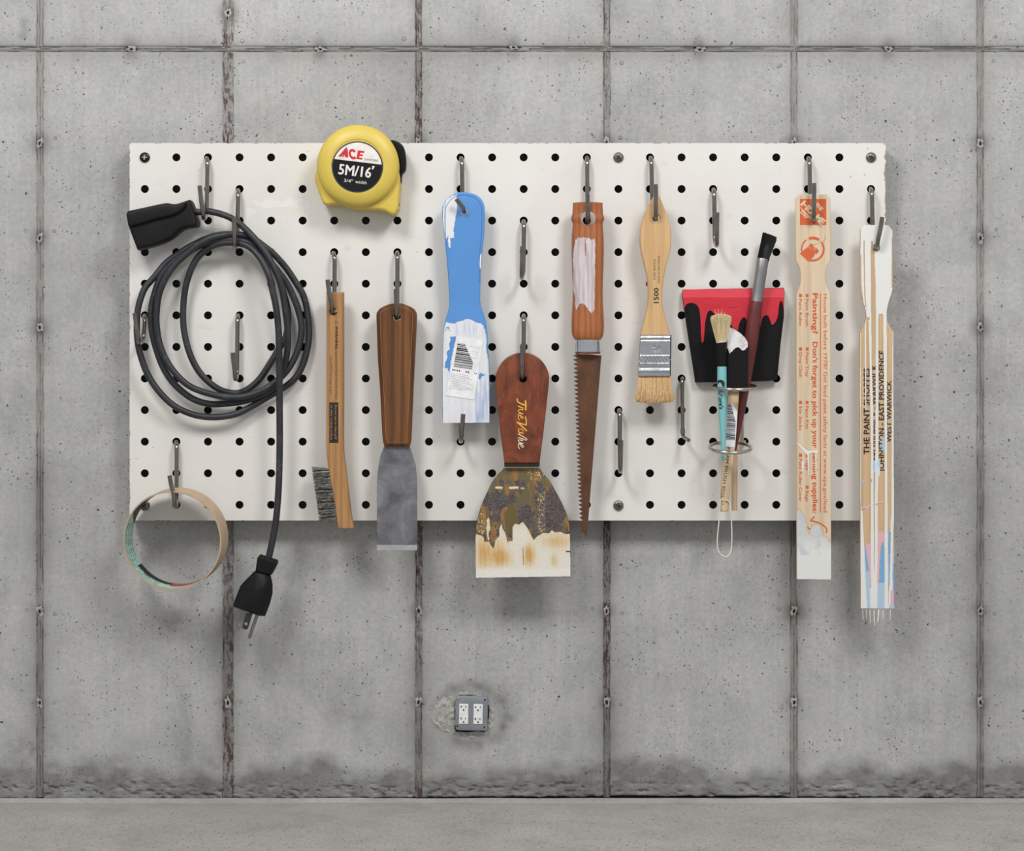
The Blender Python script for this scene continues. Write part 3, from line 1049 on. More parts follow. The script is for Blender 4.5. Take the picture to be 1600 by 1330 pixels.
def hook(label, h, sx, bot, tip, d_in=0.112, d_out=0.192, r=HR, botx=None, ref=None):
    """wire hook: out of hole h, down a shaft at x=sx, turned round below at `bot`, up to `tip` (pixels at their own depth)"""
    hx, hy = h
    bx, by = bot; tx, ty = tip
    dm = (d_in + d_out) / 2
    rad = (d_out - d_in) / 2
    rp = rad / S
    top = hy + 10
    pts = [W(hx, hy - 1, 0.052), W(hx + (sx - hx) * 0.2, hy, B + 0.006), W(hx + (sx - hx) * 0.45, hy + 2.5, d_in - 0.014), W(hx + (sx - hx) * .8, hy + 7, d_in - 0.003),
           W(sx, hy + 14, d_in)]
    yb = by - rp * 0.95
    n = 4
    for i in range(1, n + 1):
        pts.append(W(sx + (sx - hx) * 0.0 + (bx - sx) * 0.2 * i / n, hy + 14 + (yb - hy - 14) * i / n, d_in))
    for a in (30, 60, 90, 120, 150):
        A = math.radians(a)
        fx = (1 - math.cos(A)) / 2
        x = sx + (bx - sx) * 0.2 + (bx - sx) * 0.8 * min(1, fx * 2) if fx <= .5 else bx + (tx - bx) * (fx - .5) * 0.5
        pts.append(W(x, by - 3.4 - (rp - 3.4) * (1 - math.sin(A)), dm - rad * math.cos(A)))
    x1 = bx + (tx - bx) * 0.35
    y1 = by - rp
    if ty < y1 - 8:
        pts.append(W(x1, y1, d_out))
        pts.append(W(x1 + (tx - x1) * 0.6, y1 + (ty - y1) * 0.5, d_out + 0.003))
    pts.append(W(tx, ty, d_out + 0.006))
    g = Geo(); g.tube(smooth3(pts, 5), r, 12)
    o = g.build('wall_hook', M_steel, smooth=50)
    tag(o, label, 'hook', 'wire hooks on the pegboard')
    return o


hook('bent wire hook holding the plug socket end of the black cord', (323, 247), 324, (319, 345), (312, 290))
hook('wire hook carrying the top of the black cord coil', (372.5, 297), 372, (367, 391), (365.5, 339))
hook('wire hook at the far left edge, inside the black cord loops', (226, 493), 226, (218, 540), (210.5, 489))
hook('empty wire hook inside the coil of black cord', (372.5, 493), 371, (368, 596), (363.5, 551))
hook('wire hook holding the empty cardboard tape core', (275, 691), 276, (275, 795), (265, 743), d_in=0.106, d_out=0.2)
hook('wire hook holding the wire brush', (520.5, 395), 523, (520.5, 492), (512, 437))
hook('wire hook holding the narrow putty knife with faceted wooden handle', (620.5, 394.5), 621, (619.5, 500), (618.5, 452))
hook('wire hook through the top of the blue scraper', (720, 247), 722, (725.5, 334), (712.5, 311), d_out=0.185)
hook('wire hook whose tip shows below the blue scraper', (720, 593), 720, (720, 693), (723.7, 647))
hook('empty wire hook between the blue scraper and the saw handle', (818, 345.5), 818.5, (815, 438), (816.3, 385))
hook('wire hook holding the wide paint-crusted putty knife', (818, 493), 818.4, (816, 596), (816, 539))
hook('wire hook holding the hand saw', (917, 246.5), 917.5, (919, 350), (918, 304), d_in=0.106, d_out=0.203)
hook('wire hook holding the flat chip brush', (1016, 246.5), 1018, (1025, 346), (1024.5, 288))
hook('empty wire hook above the black and red foam brush', (1114.5, 296), 1116, (1120, 387), (1120.5, 332))
hook('wire hook holding the orange-printed stir stick', (1262.5, 247), 1265, (1271.5, 348), (1272, 286))
hook('wire hook holding the white-painted stir stick', (1360, 295), 1362.5, (1369, 392), (1378.5, 339))
hook('empty wire hook below the chip brush, beside the saw blade', (967, 641), 968.5, (969.5, 740), (970.5, 688))
# straight peg
g = Geo()
g.tube(smooth3([W(1066, 590, 0.052), W(1066, 591, B + 0.006), W(1066, 594, 0.102), W(1066, 601, 0.110), W(1066.3, 640, 0.111), W(1066.8, 676, 0.111), W(1068, 682, 0.116), W(1071, 685, 0.135), W(1076, 688, 0.165)], 5), 0.0062, 12)
g.tube([W(1066.6, 670, 0.111), W(1066.8, 678, 0.111)], 0.0078, 12)
tag(g.build('wall_hook', M_steel, smooth=50), 'straight wire peg with its end turned outwards, just left of the brushes', 'hook', 'wire hooks on the pegboard')

# two-ring holder
holder = thing('ring_holder', 'steel wire holder of two rings carrying the paint brushes', 'tool holder', W(1141, 700, B))
def ring(cx, cy, dc, rx, tilt, yaw=0):
    c = W(cx, cy, dc); pts = []
    for k in range(49):
        a = 2 * pi * k / 48
        x, y = rx * math.cos(a), rx * math.sin(a)
        pts.append(c + Vector((x, -y * math.cos(tilt), -y * math.sin(tilt))))
    return pts
RC = 0.174
g = Geo(); g.tube(ring(1148, 604.5, RC, 0.0645, math.radians(7)), 0.0058, 10, cap=False); g.build('ring', M_steel2, holder, smooth=50)
g = Geo(); g.tube(ring(1141, 699.5, RC, 0.0655, math.radians(12)), 0.0058, 10, cap=False); g.build('ring', M_steel2, holder, smooth=50)
g = Geo()
g.tube(smooth3([W(1163.5, 690.5, 0.052), W(1163.5, 690.5, 0.092), W(1160, 694, 0.096), W(1160, 670, 0.092), W(1160, 620, 0.092), W(1157, 602, 0.104), W(1153, 599, 0.112)], 5), 0.005, 10)
g.tube(smooth3([W(1163.5, 690.5, 0.09), W(1156, 694, 0.100), W(1146, 691, 0.112)], 5), 0.005, 10)
g.build('stem', M_steel2, holder, smooth=50)

# ---------------------------------------------------------------- extension cord
M_rub = plain('black_rubber', lin(24, 24, 25), 0.5, 0.0, 0.2, 25, 0.2, spec=0.2)
def cord_mat():
    m, nt, bs = nmat('scuffed_cord')
    co = coords(nt)
    n = noise(nt, co, 45, 5, 0.7); n2 = noise(nt, co, 12, 3)
    c = mixc(nt, ramp(nt, n2, [(0.35, 0), (0.7, 1)]), lin(32, 33, 36), lin(48, 50, 55))
    c = mixc(nt, math_(nt, 'MULTIPLY', ramp(nt, n, [(0.58, 0), (0.78, 1)]), 0.45), c, lin(112, 114, 118))
    nt.links.new(c, bs.inputs['Base Color']); bs.inputs['Roughness'].default_value = 0.5
    bump(nt, bs, n, 0.2, 0.001)
    return m
M_cord = cord_mat()
cord = thing('extension_cord', 'black rubber extension cord coiled on hooks at the left of the pegboard', 'cord', W(350, 652, B))
cp = [(300, 330, .150), (312, 331.5, .150), (324.5, 330, .148), (350, 336, .150), (371, 347, .156), (392.5, 367, .165), (411.6, 390, .172), (427, 416, .172), (439, 446, .168),
      (446, 485, .160), (450, 525, .150), (447, 560, .142), (438, 590, .134), (424, 608, .126), (400, 621, .120), (375, 628, .116), (350, 631, .114), (325, 631, .114), (299, 622, .116), (273.5, 601.5, .120),
      (256, 576, .124), (245, 548, .126), (238, 520, .128), (236, 489, .128), (241, 461, .128), (252, 432, .130), (271, 409.5, .134), (299, 390, .140), (329, 378, .146), (354, 374.5, .150),
      (375, 376, .152), (392, 382, .152), (414, 400, .144), (435, 425, .132), (452, 450, .122), (465, 482, .118), (471, 512, .118), (467, 542, .120), (454, 571, .126), (435, 593, .134), (409, 610.5, .140), (380, 620, .142), (350, 620, .142),
      (316, 612, .142), (291, 600, .142), (268, 576, .142), (253, 548, .144), (246, 520, .146), (244.5, 490, .148), (250, 455, .150), (268, 420, .152), (298, 391, .156), (325, 374, .160), (354, 367, .158), (376, 367, .150), (393, 371, .142),
      (411.6, 384, .134), (428.6, 398, .124), (448, 420, .112), (465, 446, .108), (474, 462, .106), (480.5, 489, .105), (483, 525, .105), (477, 559, .106), (465, 586, .108), (446, 604, .110), (416, 622, .110), (392.5, 635.5, .112),
      (367, 647.5, .120), (333, 652, .126), (299, 647, .130), (265, 629, .134), (235, 593, .138), (219, 553, .142), (214, 520, .146), (215, 487, .146), (221, 463, .142), (228, 448, .136), (242, 432, .128), (259, 411.6, .120), (282, 394.6, .116), (307, 380, .118), (332, 369.5, .126), (356, 366, .136),
      (380, 370, .130), (405, 390, .118), (428, 420, .106), (442, 455, .102), (450, 490, .100), (447, 525, .100), (434, 548, .100), (422, 568, .101), (405, 593, .103), (386, 609, .106), (367, 614.5, .110), (341.5, 608, .112), (316, 587, .114), (299, 559, .116), (289, 525, .118), (286, 493, .120), (289, 455, .124),
      (297, 425, .128), (308, 404, .132), (324, 389, .138), (341.5, 381, .146), (365, 379.5, .154), (388, 385, .164), (407, 404, .180), (420, 430, .190), (426, 455, .190), (431.5, 481, .188), (435, 514, .184), (436, 546, .180), (436.6, 600, .176), (437, 652.5, .172), (437, 700, .170), (435.6, 756.7, .168), (431.8, 807.8, .166), (426.7, 840, .164), (419, 876, .162)]
g = Geo()
g.tube(smooth3([W(*p) for p in cp], 5), 0.0106, 12)
g.build('cable', M_cord, cord, smooth=60)
# female end
oc = crop([(80, 720), (90, 705), (200, 680), (370, 645), (440, 652), (545, 620, 1), (562, 650), (600, 790), (590, 815), (490, 835), (400, 905), (300, 950), (160, 990, 1), (100, 830), (85, 770)], 4.706, 180, 180)
plate('connector', cr(oc, step=3), 0.186, 0.075, M_rub, cord, bevel=0.010, seg=4)
up = crop([(84, 722), (200, 684), (370, 650), (440, 657), (520, 640), (500, 690), (430, 733), (300, 765), (103, 818), (88, 770)], 4.706, 180, 180)
plate('connector_lobe', cr(up, step=3), 0.199, 0.02, M_rub, cord, bevel=0.0075, seg=4)
plate('strain_relief', cr(crop([(540, 622, 1), (556, 640), (600, 790), (585, 818, 1), (560, 800), (535, 660)], 4.706, 180, 180), step=3), 0.176, 0.056, M_rub, cord, bevel=0.004, seg=2)
# plug body and collar
pl = crop([(400, 350), (605, 400), (632, 520), (632, 640), (600, 770), (535, 940), (450, 935), (120, 815), (120, 780), (215, 540), (280, 470)], 8.31, 350, 850)
P3 = [W(x, y, 0.135) for x, y in pl] + [W(x, y, 0.170) for x, y in pl]
P3 += [W(x, y, 0.196) for x, y in crop([(400, 610), (530, 545), (330, 870), (480, 900)], 8.31, 350, 850)] + [W(x, y, 0.182) for x, y in crop([(430, 375), (525, 395)], 8.31, 350, 850)]
P3 += [W(x, y, 0.112) for x, y in crop([(400, 610), (530, 545), (330, 870), (480, 900)], 8.31, 350, 850)]
hull('plug', P3, M_rub, cord, bevel=0.003)
cl = crop([(455, 150), (685, 225), (683, 270), (612, 405), (405, 355), (430, 185)], 8.31, 350, 850)
plate('plug_collar', cl, 0.184, 0.046, M_rub, cord, bevel=0.005, seg=2)
M_prong = plain('prong_metal', (0.30, 0.29, 0.28), 0.35, 1.0, 0.2, 40)
plate('prong', cr(crop([(205, 860, 1), (290, 880, 1), (238, 1085), (215, 1112), (170, 1105), (152, 1080)], 8.31, 350, 850), step=2), 0.150, 0.005, M_prong, cord, holes=[circ(373, 976.4, 2.6, 14)])
plate('prong', cr(crop([(290, 890, 1), (372, 905, 1), (315, 1085), (298, 1112), (255, 1105), (238, 1085)], 8.31, 350, 850), step=2), 0.166, 0.005, plain('prong_shaded', (0.09, 0.09, 0.09), 0.4, 1.0), cord, holes=[circ(384.3, 975, 2.6, 14)], label='flat prong with shade in its colour')  # same metal as the other prong, shade put into its colour
g = Geo(); g.tube([W(402.5, 955, .152), W(401.7, 962, .152), W(390.0, 995, .152), W(389.2, 997.5, .152)], [0.0056, 0.0056, 0.0056, 0.0042], 14)
g.build('ground_pin', M_prong, cord, smooth=50)

# ---------------------------------------------------------------- cardboard tape core
core_t = thing('tape_core', 'empty cardboard tape roll hanging at the lower left corner of the board', 'tape roll', W(273, 920, 0.15))
M_card = wood('cardboard', lin(186, 162, 136), lin(196, 174, 148), lin(172, 148, 122), 6, 1.0, 0.8, bumps=0.05, var=0.3)
far_c, near_c = W(281, 838.5, 0.108), W(269, 845, 0.196)
ax = near_c - far_c
R1 = 0.1578; R0 = R1 - 0.0045
K = 120
axn = ax.normalized(); ex = Vector((1, 0, 0)); ex = (ex - axn * ex.dot(axn)).normalized(); ez = axn.cross(ex)
if ez.z < 0: ez = -ez
def cyl(r, t, a): return far_c + ax * t + (ex * math.cos(a) + ez * math.sin(a)) * r * (1 + 0.006 * math.sin(2 * a + 1))
g = Geo(); vs, fs = [], []
for k in range(K):
    a = 2 * pi * k / K
    for (r, t) in ((R0, 0), (R1, 0), (R1, 1), (R0, 1)): vs.append(cyl(r, t, a))
for k in range(K):
    k2 = (k + 1) % K
    for q in range(4):
        fs.append((k * 4 + q, k * 4 + (q + 1) % 4, k2 * 4 + (q + 1) % 4, k2 * 4 + q))
g.add(vs, fs); g.build('cardboard_ring', M_card, core_t, smooth=40)
# printed liner inside
NA, NT = 900, 40
A, T = np.meshgrid(np.linspace(0, 2 * pi, NA + 1), np.linspace(0.02, 0.98, NT + 1))
deg = np.degrees(A) % 360
colr = rgbarr(A, (178, 212, 198))
colr[(deg < 140)] = (160, 138, 112)
e1 = 142 + 22 * fbm(A * 8, T * 3, 3, 2) * T
colr[(deg > 128) & (deg < 150 + 16 * (1 - T) - 6 * T)] = (30, 30, 28)
lab = (deg >= 160) & (deg < 250)
row = (T * 9).astype(int)
txt = lab & (row % 2 == 1) & (vn(A * 160, row * 3.7) > 0.45) & (T > 0.15)
colr[txt] = (96, 128, 116)
colr[(deg > 226) & (deg < 236) & (T > .2) & (T < .62)] = (120, 160, 146)
colr[(deg > 215) & (deg < 300) & (T < 0.42 - (deg - 250) * 0.002)] = (44, 40, 38)
colr[(deg > 262) & (deg < 292) & (T < 0.62) & (T > 0.08)] = (190, 70, 78)
colr[(deg > 296)] = (150, 128, 104)
vs = []
cosA, sinA = np.cos(A), np.sin(A)
RR = R0 - 0.0006
co = (np.array(far_c)[None, None] + T[..., None] * np.array(ax) + (cosA[..., None] * np.array(ex) + sinA[..., None] * np.array(ez)) * (RR * (1 + 0.006 * np.sin(2 * A + 1)))[..., None])
idx = np.arange(A.size).reshape(A.shape)
q = np.stack([idx[:-1, :-1], idx[1:, :-1], idx[1:, 1:], idx[:-1, 1:]], -1).reshape(-1, 4)
me = bpy.data.meshes.new('printed_liner')
me.vertices.add(A.size); me.vertices.foreach_set('co', co.ravel())
me.loops.add(q.size); me.loops.foreach_set('vertex_index', q.ravel())
me.polygons.add(len(q)); me.polygons.foreach_set('loop_start', np.arange(len(q)) * 4)
me.update(calc_edges=True)
at = me.color_attributes.new('Col', 'FLOAT_COLOR', 'POINT')
c = colr.reshape(-1, 3) / 255.0; c = np.where(c <= 0.04045, c / 12.92, ((c + 0.055) / 1.055) ** 2.4)
at.data.foreach_set('color', np.concatenate([c, np.ones((len(c), 1))], 1).ravel())
me.materials.append(attr_mat('liner_print', 0.45, 0.05))
place('printed_liner', me, core_t, 'pale green printed liner with black and red marks')

# ---------------------------------------------------------------- tape measure
M_yel = plain('yellow_plastic', lin(212, 186, 82), 0.42, 0, 0.05, 8, 0.05, coat=0.0)
M_navy = plain('navy_rim', lin(46, 50, 66), 0.4)
M_lblk = plain('label_black', lin(20, 20, 23), 0.6, spec=0.2)
M_lwht = plain('label_white', lin(226, 222, 216), 0.4)
M_red = plain('label_red', lin(206, 40, 48), 0.4)
tm = thing('tape_measure', 'yellow tape measure with round black-and-white label at the top edge of the board', 'tape measure', W(560, 336, B))
C7 = lambda p: crop(p, 7.27, 460, 180)
body = C7([(250, 620), (228, 720), (320, 990), (360, 1020), (520, 1010), (650, 1060), (830, 1070), (1000, 1080), (1100, 1128), (1140, 1130), (1180, 1060, 1), (1195, 830), (1198, 700), (1120, 380), (900, 160), (720, 118), (520, 165), (330, 330), (265, 560)])
plate('case', cr(body, step=3), 0.176, 0.09, M_yel, tm, bevel=0.010, seg=4)
# raised round cover, turned about its own axis
cc = W(560.0, 259.8, 0.168)
def lathe_y(c, prof, K=96):
    vs, fs = [], []
    for (r, h) in prof:
        for k in range(K):
            a = 2 * pi * k / K; vs.append((c.x + r * math.cos(a), c.y - h, c.z + r * math.sin(a)))
    for i in range(len(prof) - 1):
        for k in range(K):
            k2 = (k + 1) % K
            fs.append((i * K + k, i * K + k2, (i + 1) * K + k2, (i + 1) * K + k))
    fs.append(tuple(range((len(prof) - 1) * K, len(prof) * K)))
    return vs, fs
kk = (CAM_D - 0.2) / CAM_D * S
g = Geo(); R = 64.4 * kk
g.add(*lathe_y(cc, [(R, 0), (R, 0.013), (R * 0.985, 0.021), (R * 0.95, 0.027), (R * 0.88, 0.033), (R * 0.78, 0.0385), (R * 0.68, 0.0415), (R * 0.63, 0.0415), (R * 0.622, 0.040)]))
g.build('round_cover', M_yel, tm, smooth=50)
lc = (558.4, 260.8); LD = 0.2105; LR = 40.0
g = Geo()
g.polyplate(circ(*lc, LR, 72), LD, 0.002, 0)
def seg(c, r, a0, a1, n=40): return [(c[0] + r * math.cos(a0 + (a1 - a0) * i / n), c[1] + r * math.sin(a0 + (a1 - a0) * i / n)) for i in range(n + 1)]
g.polyplate(circ(*lc, LR - 1.8, 72), LD + 0.0006, 0.001, 1)
tl = math.radians(6.8)
# chord 7 px above the centre: white cap
off = 8.0; r_ = LR - 2.0; half = math.acos(off / r_)
mid = -pi / 2 + tl
g.polyplate(seg(lc, r_, mid - half, mid + half), LD + 0.0012, 0.001, 2)
g.build('label_disc', [M_navy, M_lblk, M_lwht], tm, 'round label, white above and black below', smooth=0)
g = Geo()
D2 = LD + 0.0014
def L_(x, y): return C7([(x, y)])[0]
# ACE in heavy leaning capitals
def poly7(pts, m=0): g.polyplate(C7(pts), D2, 0.0003, m)
poly7([(590, 362), (583, 402), (532, 472), (498, 468)], 0)
poly7([(590, 362), (592, 408), (556, 475), (540, 473), (575, 400)], 0)
poly7([(590, 362), (606, 390), (612, 482), (574, 477), (576, 400)], 0)
poly7([(556, 446), (590, 449), (590, 462), (552, 458)], 0)
for a0, a1 in ((35, 325),):
    pts = []
    n = 22
    cx7, cy7 = 664, 443
    for i in range(n):
        a = math.radians(40 + (320 - 40) * i / n); b = math.radians(40 + (320 - 40) * (i + 1) / n)
        def pp(r, t): return (cx7 + r * math.cos(t) * 0.88 + 8 * -math.sin(t) * 0.6, cy7 - r * 1.12 * math.sin(t) * -1 * -1 + 0.12 * r * math.cos(t))
        poly7([pp(54, a), pp(54, b), pp(26, b), pp(26, a)], 0)
poly7([(722, 400), (795, 408), (790, 430), (748, 426), (744, 443), (780, 447), (776, 467), (740, 463), (736, 480), (775, 485), (770, 506), (703, 498)], 0)
text(g, '2449080', *L_(786, 512), 165 / 7.27, 27 / 7.27, 6.8, LD + 0.0012, 1)
text(g, "5M/16", *L_(500, 668), 366 / 7.27, 122 / 7.27, 6.8, LD + 0.0006, 2, bold=0.012)
poly7([(885, 575), (915, 580), (893, 618), (880, 616)], 2)
text(g, '3/4"', *L_(562, 757), 100 / 7.27, 38 / 7.27, 6.8, LD + 0.0006, 2, bold=0.004)
text(g, 'width', *L_(690, 772), 130 / 7.27, 40 / 7.27, 6.8, LD + 0.0006, 2, bold=0.0)
g.build('lettering', [M_red, plain('grey_ink', lin(110, 108, 106), 0.5), M_lwht], tm, smooth=0)
M_bplas = plain('black_plastic', lin(20, 20, 21), 0.35, spec=0.2)
plate('belt_clip', cr(C7([(1085, 288), (1170, 298), (1240, 360), (1266, 500), (1260, 620), (1222, 672), (1212, 760, 1), (1185, 765, 1), (1195, 560), (1150, 400)]), step=3), 0.162, 0.05, M_bplas, tm, bevel=0.005, seg=3)
plate('tape_tip', C7([(1172, 995), (1188, 992), (1186, 1030), (1168, 1034)]), 0.16, 0.05, M_bplas, tm)

# ---------------------------------------------------------------- wire brush
wb = thing('wire_brush', 'long wooden wire brush with steel bristles near its foot and warning print', 'wire brush', W(530, 826, 0.15))
M_oak = wood('light_oak', lin(172, 127, 80), lin(188, 144, 96), lin(140, 98, 60), 11, 0.05, 0.5, dist=0.6)
ob = [(510, 456.5, 1), (536.5, 456.5, 1), (536.5, 600), (536.5, 700), (541.5, 745), (548, 802), (552.7, 826.5, 1), (528.5, 826.5, 1), (521, 776), (513, 731), (509.6, 700), (509.8, 600)]
plate('handle', cr(ob, step=5), 0.168, 0.042, M_oak, wb, bevel=0.0045, seg=3, holes=[circ(520.6, 486.5, 6.2)])
M_ink = plain('black_ink', lin(30, 26, 24), 0.7)
M_inkb = plain('faded_ink', lin(84, 60, 40), 0.7)
g = Geo()
WD = 0.168
text(g, 'WARNING:', 524.0, 509.5, 37, 4.4, 90, WD, 0, bold=0.02)
text(g, 'Cancer and Reproductive Harm', 524.0, 549, 75, 4.2, 90, WD, 1)
text(g, 'www.P65Warnings.ca.gov', 515.4, 556, 61, 4.0, 90, WD, 1)
g.ribbon([(524, 501), (524, 507), (529, 504), (524, 501)], 0.7, WD + 0.0003, 1)
g.polyplate([(514.6, 629), (528.6, 629), (528.6, 692), (514.6, 692)], WD + 0.0005, 0.0006, 0)
text(g, 'Do not use to clean grill', 523.2, 633, 53, 3.4, 90, WD + 0.0005, 2)
text(g, 'or other cooking surfaces', 516.6, 633, 55, 3.4, 90, WD + 0.0005, 2)
g.build('lettering', [M_ink, M_inkb, plain('wood_ink', lin(176, 134, 88), 0.7)], wb, smooth=0)
M_wire = plain('brush_wire', lin(92, 89, 84), 0.45, 0.5, 0.75, 120)
g = Geo()
for row in range(17):
    f = row / 16
    xe, ye = 514.5 + f * 10.5, 735 + f * 75
    tj = [random.gauss(0, 1.3) for _ in range(4)]
    for colm in range(4):
        d0 = 0.134 + colm * 0.009
        for w in range(15):
            a0 = W(xe + 2, ye + random.uniform(-1.5, 1.5), d0 + random.uniform(-.002, .002))
            tip = W(489 + f * 11 + random.uniform(-2, 2.5), ye - 1.5 + f * 4 + tj[colm] + random.gauss(0, 1.2), d0 + random.gauss(0, 0.006))
            midp = (a0 + tip) / 2 + Vector((0, 0, random.uniform(-.003, .003)))
            g.tube([a0, midp, tip], 0.0007, 3, cap=False)
o = g.build('bristles', M_wire, wb); o['kind'] = 'stuff'

# ---------------------------------------------------------------- narrow putty knife
pk = thing('putty_knife', 'narrow putty knife with faceted brown wooden handle and plain grey steel blade', 'putty knife', W(620, 860, 0.15))
M_wal = wood('walnut', lin(98, 60, 30), lin(138, 90, 48), lin(58, 34, 18), 7, 0.12, 0.38, dist=1.2, coat=0.3)
oh = [(588, 489), (592, 483), (601.7, 477.5), (611, 474.6), (620, 473.6), (629, 474.6), (638, 477.8), (647, 483), (650.6, 489), (650.6, 506), (648, 560), (645.5, 610), (642.6, 680), (641.6, 692), (639.6, 698.5, 1), (600.5, 698.5, 1), (598.4, 691), (597, 680), (593.5, 610), (590, 560), (588.2, 506)]
plate('handle', cr(oh, step=5), 0.173, 0.046, M_wal, pk, bevel=0.0125, seg=1, holes=[circ(619.7, 496.3, 6.6)], smooth=22)
def inset(P, q):
    n = len(P); out = []
    for i_ in range(n):
        a, b, c = Vector(P[i_ - 1]), Vector(P[i_]), Vector(P[(i_ + 1) % n])
        t1 = (b - a).normalized(); t2 = (c - b).normalized()
        n1 = Vector((-t1.y, t1.x)); n2 = Vector((-t2.y, t2.x)); m_ = (n1 + n2)
        if m_.length < 1e-4: m_ = n1
        m_.normalize(); out.append(b + m_ * q / max(0.5, m_.dot(n1)))
    return [tuple(p) for p in out]
g = Geo()
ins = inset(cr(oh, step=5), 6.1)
g.ribbon(ins + [ins[0], ins[1]], 0.6, 0.1733, t=0.0008)  # painted highlight: pale line that brings out the facet edges
g.build('ridge_highlight', plain('highlight_wood', lin(156, 106, 62), 0.5), pk, 'painted light line along the facet edges', smooth=0)
def steel_mat():
    m, nt, bs = nmat('oiled_steel')
    co = coords(nt)
    n = noise(nt, co, 9, 5, 0.6, 0.5); n2 = noise(nt, co, 45, 4, 0.6)
    c = mixc(nt, ramp(nt, n, [(0.38, 0), (0.62, 1)]), lin(98, 97, 103), lin(142, 142, 149))
    c = mixc(nt, math_(nt, 'MULTIPLY', ramp(nt, n2, [(0.55, 0), (0.75, 1)]), 0.35), c, lin(88, 84, 92))
    nt.links.new(c, bs.inputs['Base Color']); bs.inputs['Metallic'].default_value = 0.45; bs.inputs['Roughness'].default_value = 0.5
    return m
obl = [(600.5, 697, 1), (640, 697, 1), (644.7, 711.6), (649, 726), (651, 743), (651.8, 760), (651.8, 851.5, 1), (589, 851.5, 1), (589, 760), (590.2, 738), (594, 714), (597.5, 705)]
plate('blade', cr(obl, step=5), 0.152, 0.006, steel_mat(), pk, bevel=0.0008, seg=1)
g = Geo()
a1, a2 = W(589, 851.5, .152), W(651.8, 851.5, .152); b1, b2 = W(589, 860, .1475), W(651.8, 860, .1475)
t_ = Vector((0, 0.006, 0)); t2 = Vector((0, 0.0008, 0))
g.add([a1, a2, b2, b1, a1 + t_, a2 + t_, b2 + t2, b1 + t2], [(0, 1, 2, 3), (7, 6, 5, 4), (3, 2, 6, 7), (0, 4, 5, 1), (0, 3, 7, 4), (1, 5, 6, 2)])
g.build('ground_edge', plain('ground_steel', lin(196, 197, 202), 0.35, 0.4), pk, 'bright ground edge', smooth=0)

# ---------------------------------------------------------------- blue scraper
bs_ = thing('plastic_scraper', 'blue plastic scraper smeared with white paint and bearing a barcode sticker', 'scraper', W(728, 660, 0.15))
M_blue = plain('blue_plastic', lin(84, 142, 206), 0.4, 0, 0.03, 10, 0.04)
osb = [(690.7, 330), (692.5, 319), (699, 310), (709.7, 303), (722, 300.2), (736.8, 302), (747.6, 306.6), (754.8, 315.6), (757.5, 328), (756.6, 364), (753, 400), (750.8, 440), (750.3, 461), (751, 476), (756, 490.5), (760.5, 509.5), (762, 534.7), (764.7, 587), (765, 660.5, 1), (691.7, 661, 1), (691, 600), (692.5, 524), (695, 503), (699.5, 488.4), (702, 474), (701, 450), (699.8, 427.5), (695, 373), (691.6, 345)]
SD = 0.156
osc = cr(osb, step=4)
plate('body', osc, SD, 0.014, M_blue, bs_, bevel=0.003, seg=3, holes=[circ(725.8, 331.3, 6.0)])
# moulded rim line
g = Geo()
rim = cr([(701, 440), (696.5, 374), (695, 345), (695.5, 330), (698, 321), (704, 312.5), (713, 306.5), (724, 304.2), (737, 306.5), (746, 312), (751, 320), (753, 331), (752.5, 364), (749.5, 398), (749, 440)], closed=False, step=3)
g.ribbon(rim, 0.9, SD + 0.0007, t=0.001)
g.build('moulded_rim', plain('blue_dark', lin(68, 118, 178), 0.45), bs_, smooth=0)
Cb = lambda p: crop(p, 5.543, 670, 220)
C8 = lambda p: crop(p, 4.75, 670, 440)
patch1 = Cb([(245, 465), (205, 478), (160, 500), (130, 545), (120, 600), (125, 700), (140, 850), (152, 848), (165, 820), (168, 850), (172, 925), (188, 922), (185, 845), (218, 838), (222, 790), (213, 780), (235, 655), (247, 560), (243, 500)])
patch2 = Cb([(437, 990), (455, 985), (468, 960), (462, 1000), (455, 1120), (443, 1100), (432, 1060)]) 
edge2 = Cb([(448, 1140), (458, 1120), (455, 1330), (440, 1330), (446, 1230)])
low = C8([(95, 1062), (95, 420), (104, 400), (120, 320), (128, 300), (150, 305), (180, 315), (215, 300), (250, 290), (290, 275), (340, 300), (380, 310), (405, 325), (418, 370), (425, 400), (430, 440), (425, 480), (428, 520), (440, 570), (450, 620), (470, 900), (470, 1062)])
win1 = C8([(158, 410), (200, 405), (196, 440), (170, 560), (152, 680), (140, 650), (118, 635), (125, 600), (138, 560), (130, 520), (155, 505), (150, 470), (160, 450)])
win2 = C8([(372, 690), (385, 682), (400, 688), (425, 690), (405, 702), (390, 712), (380, 730), (370, 728)])
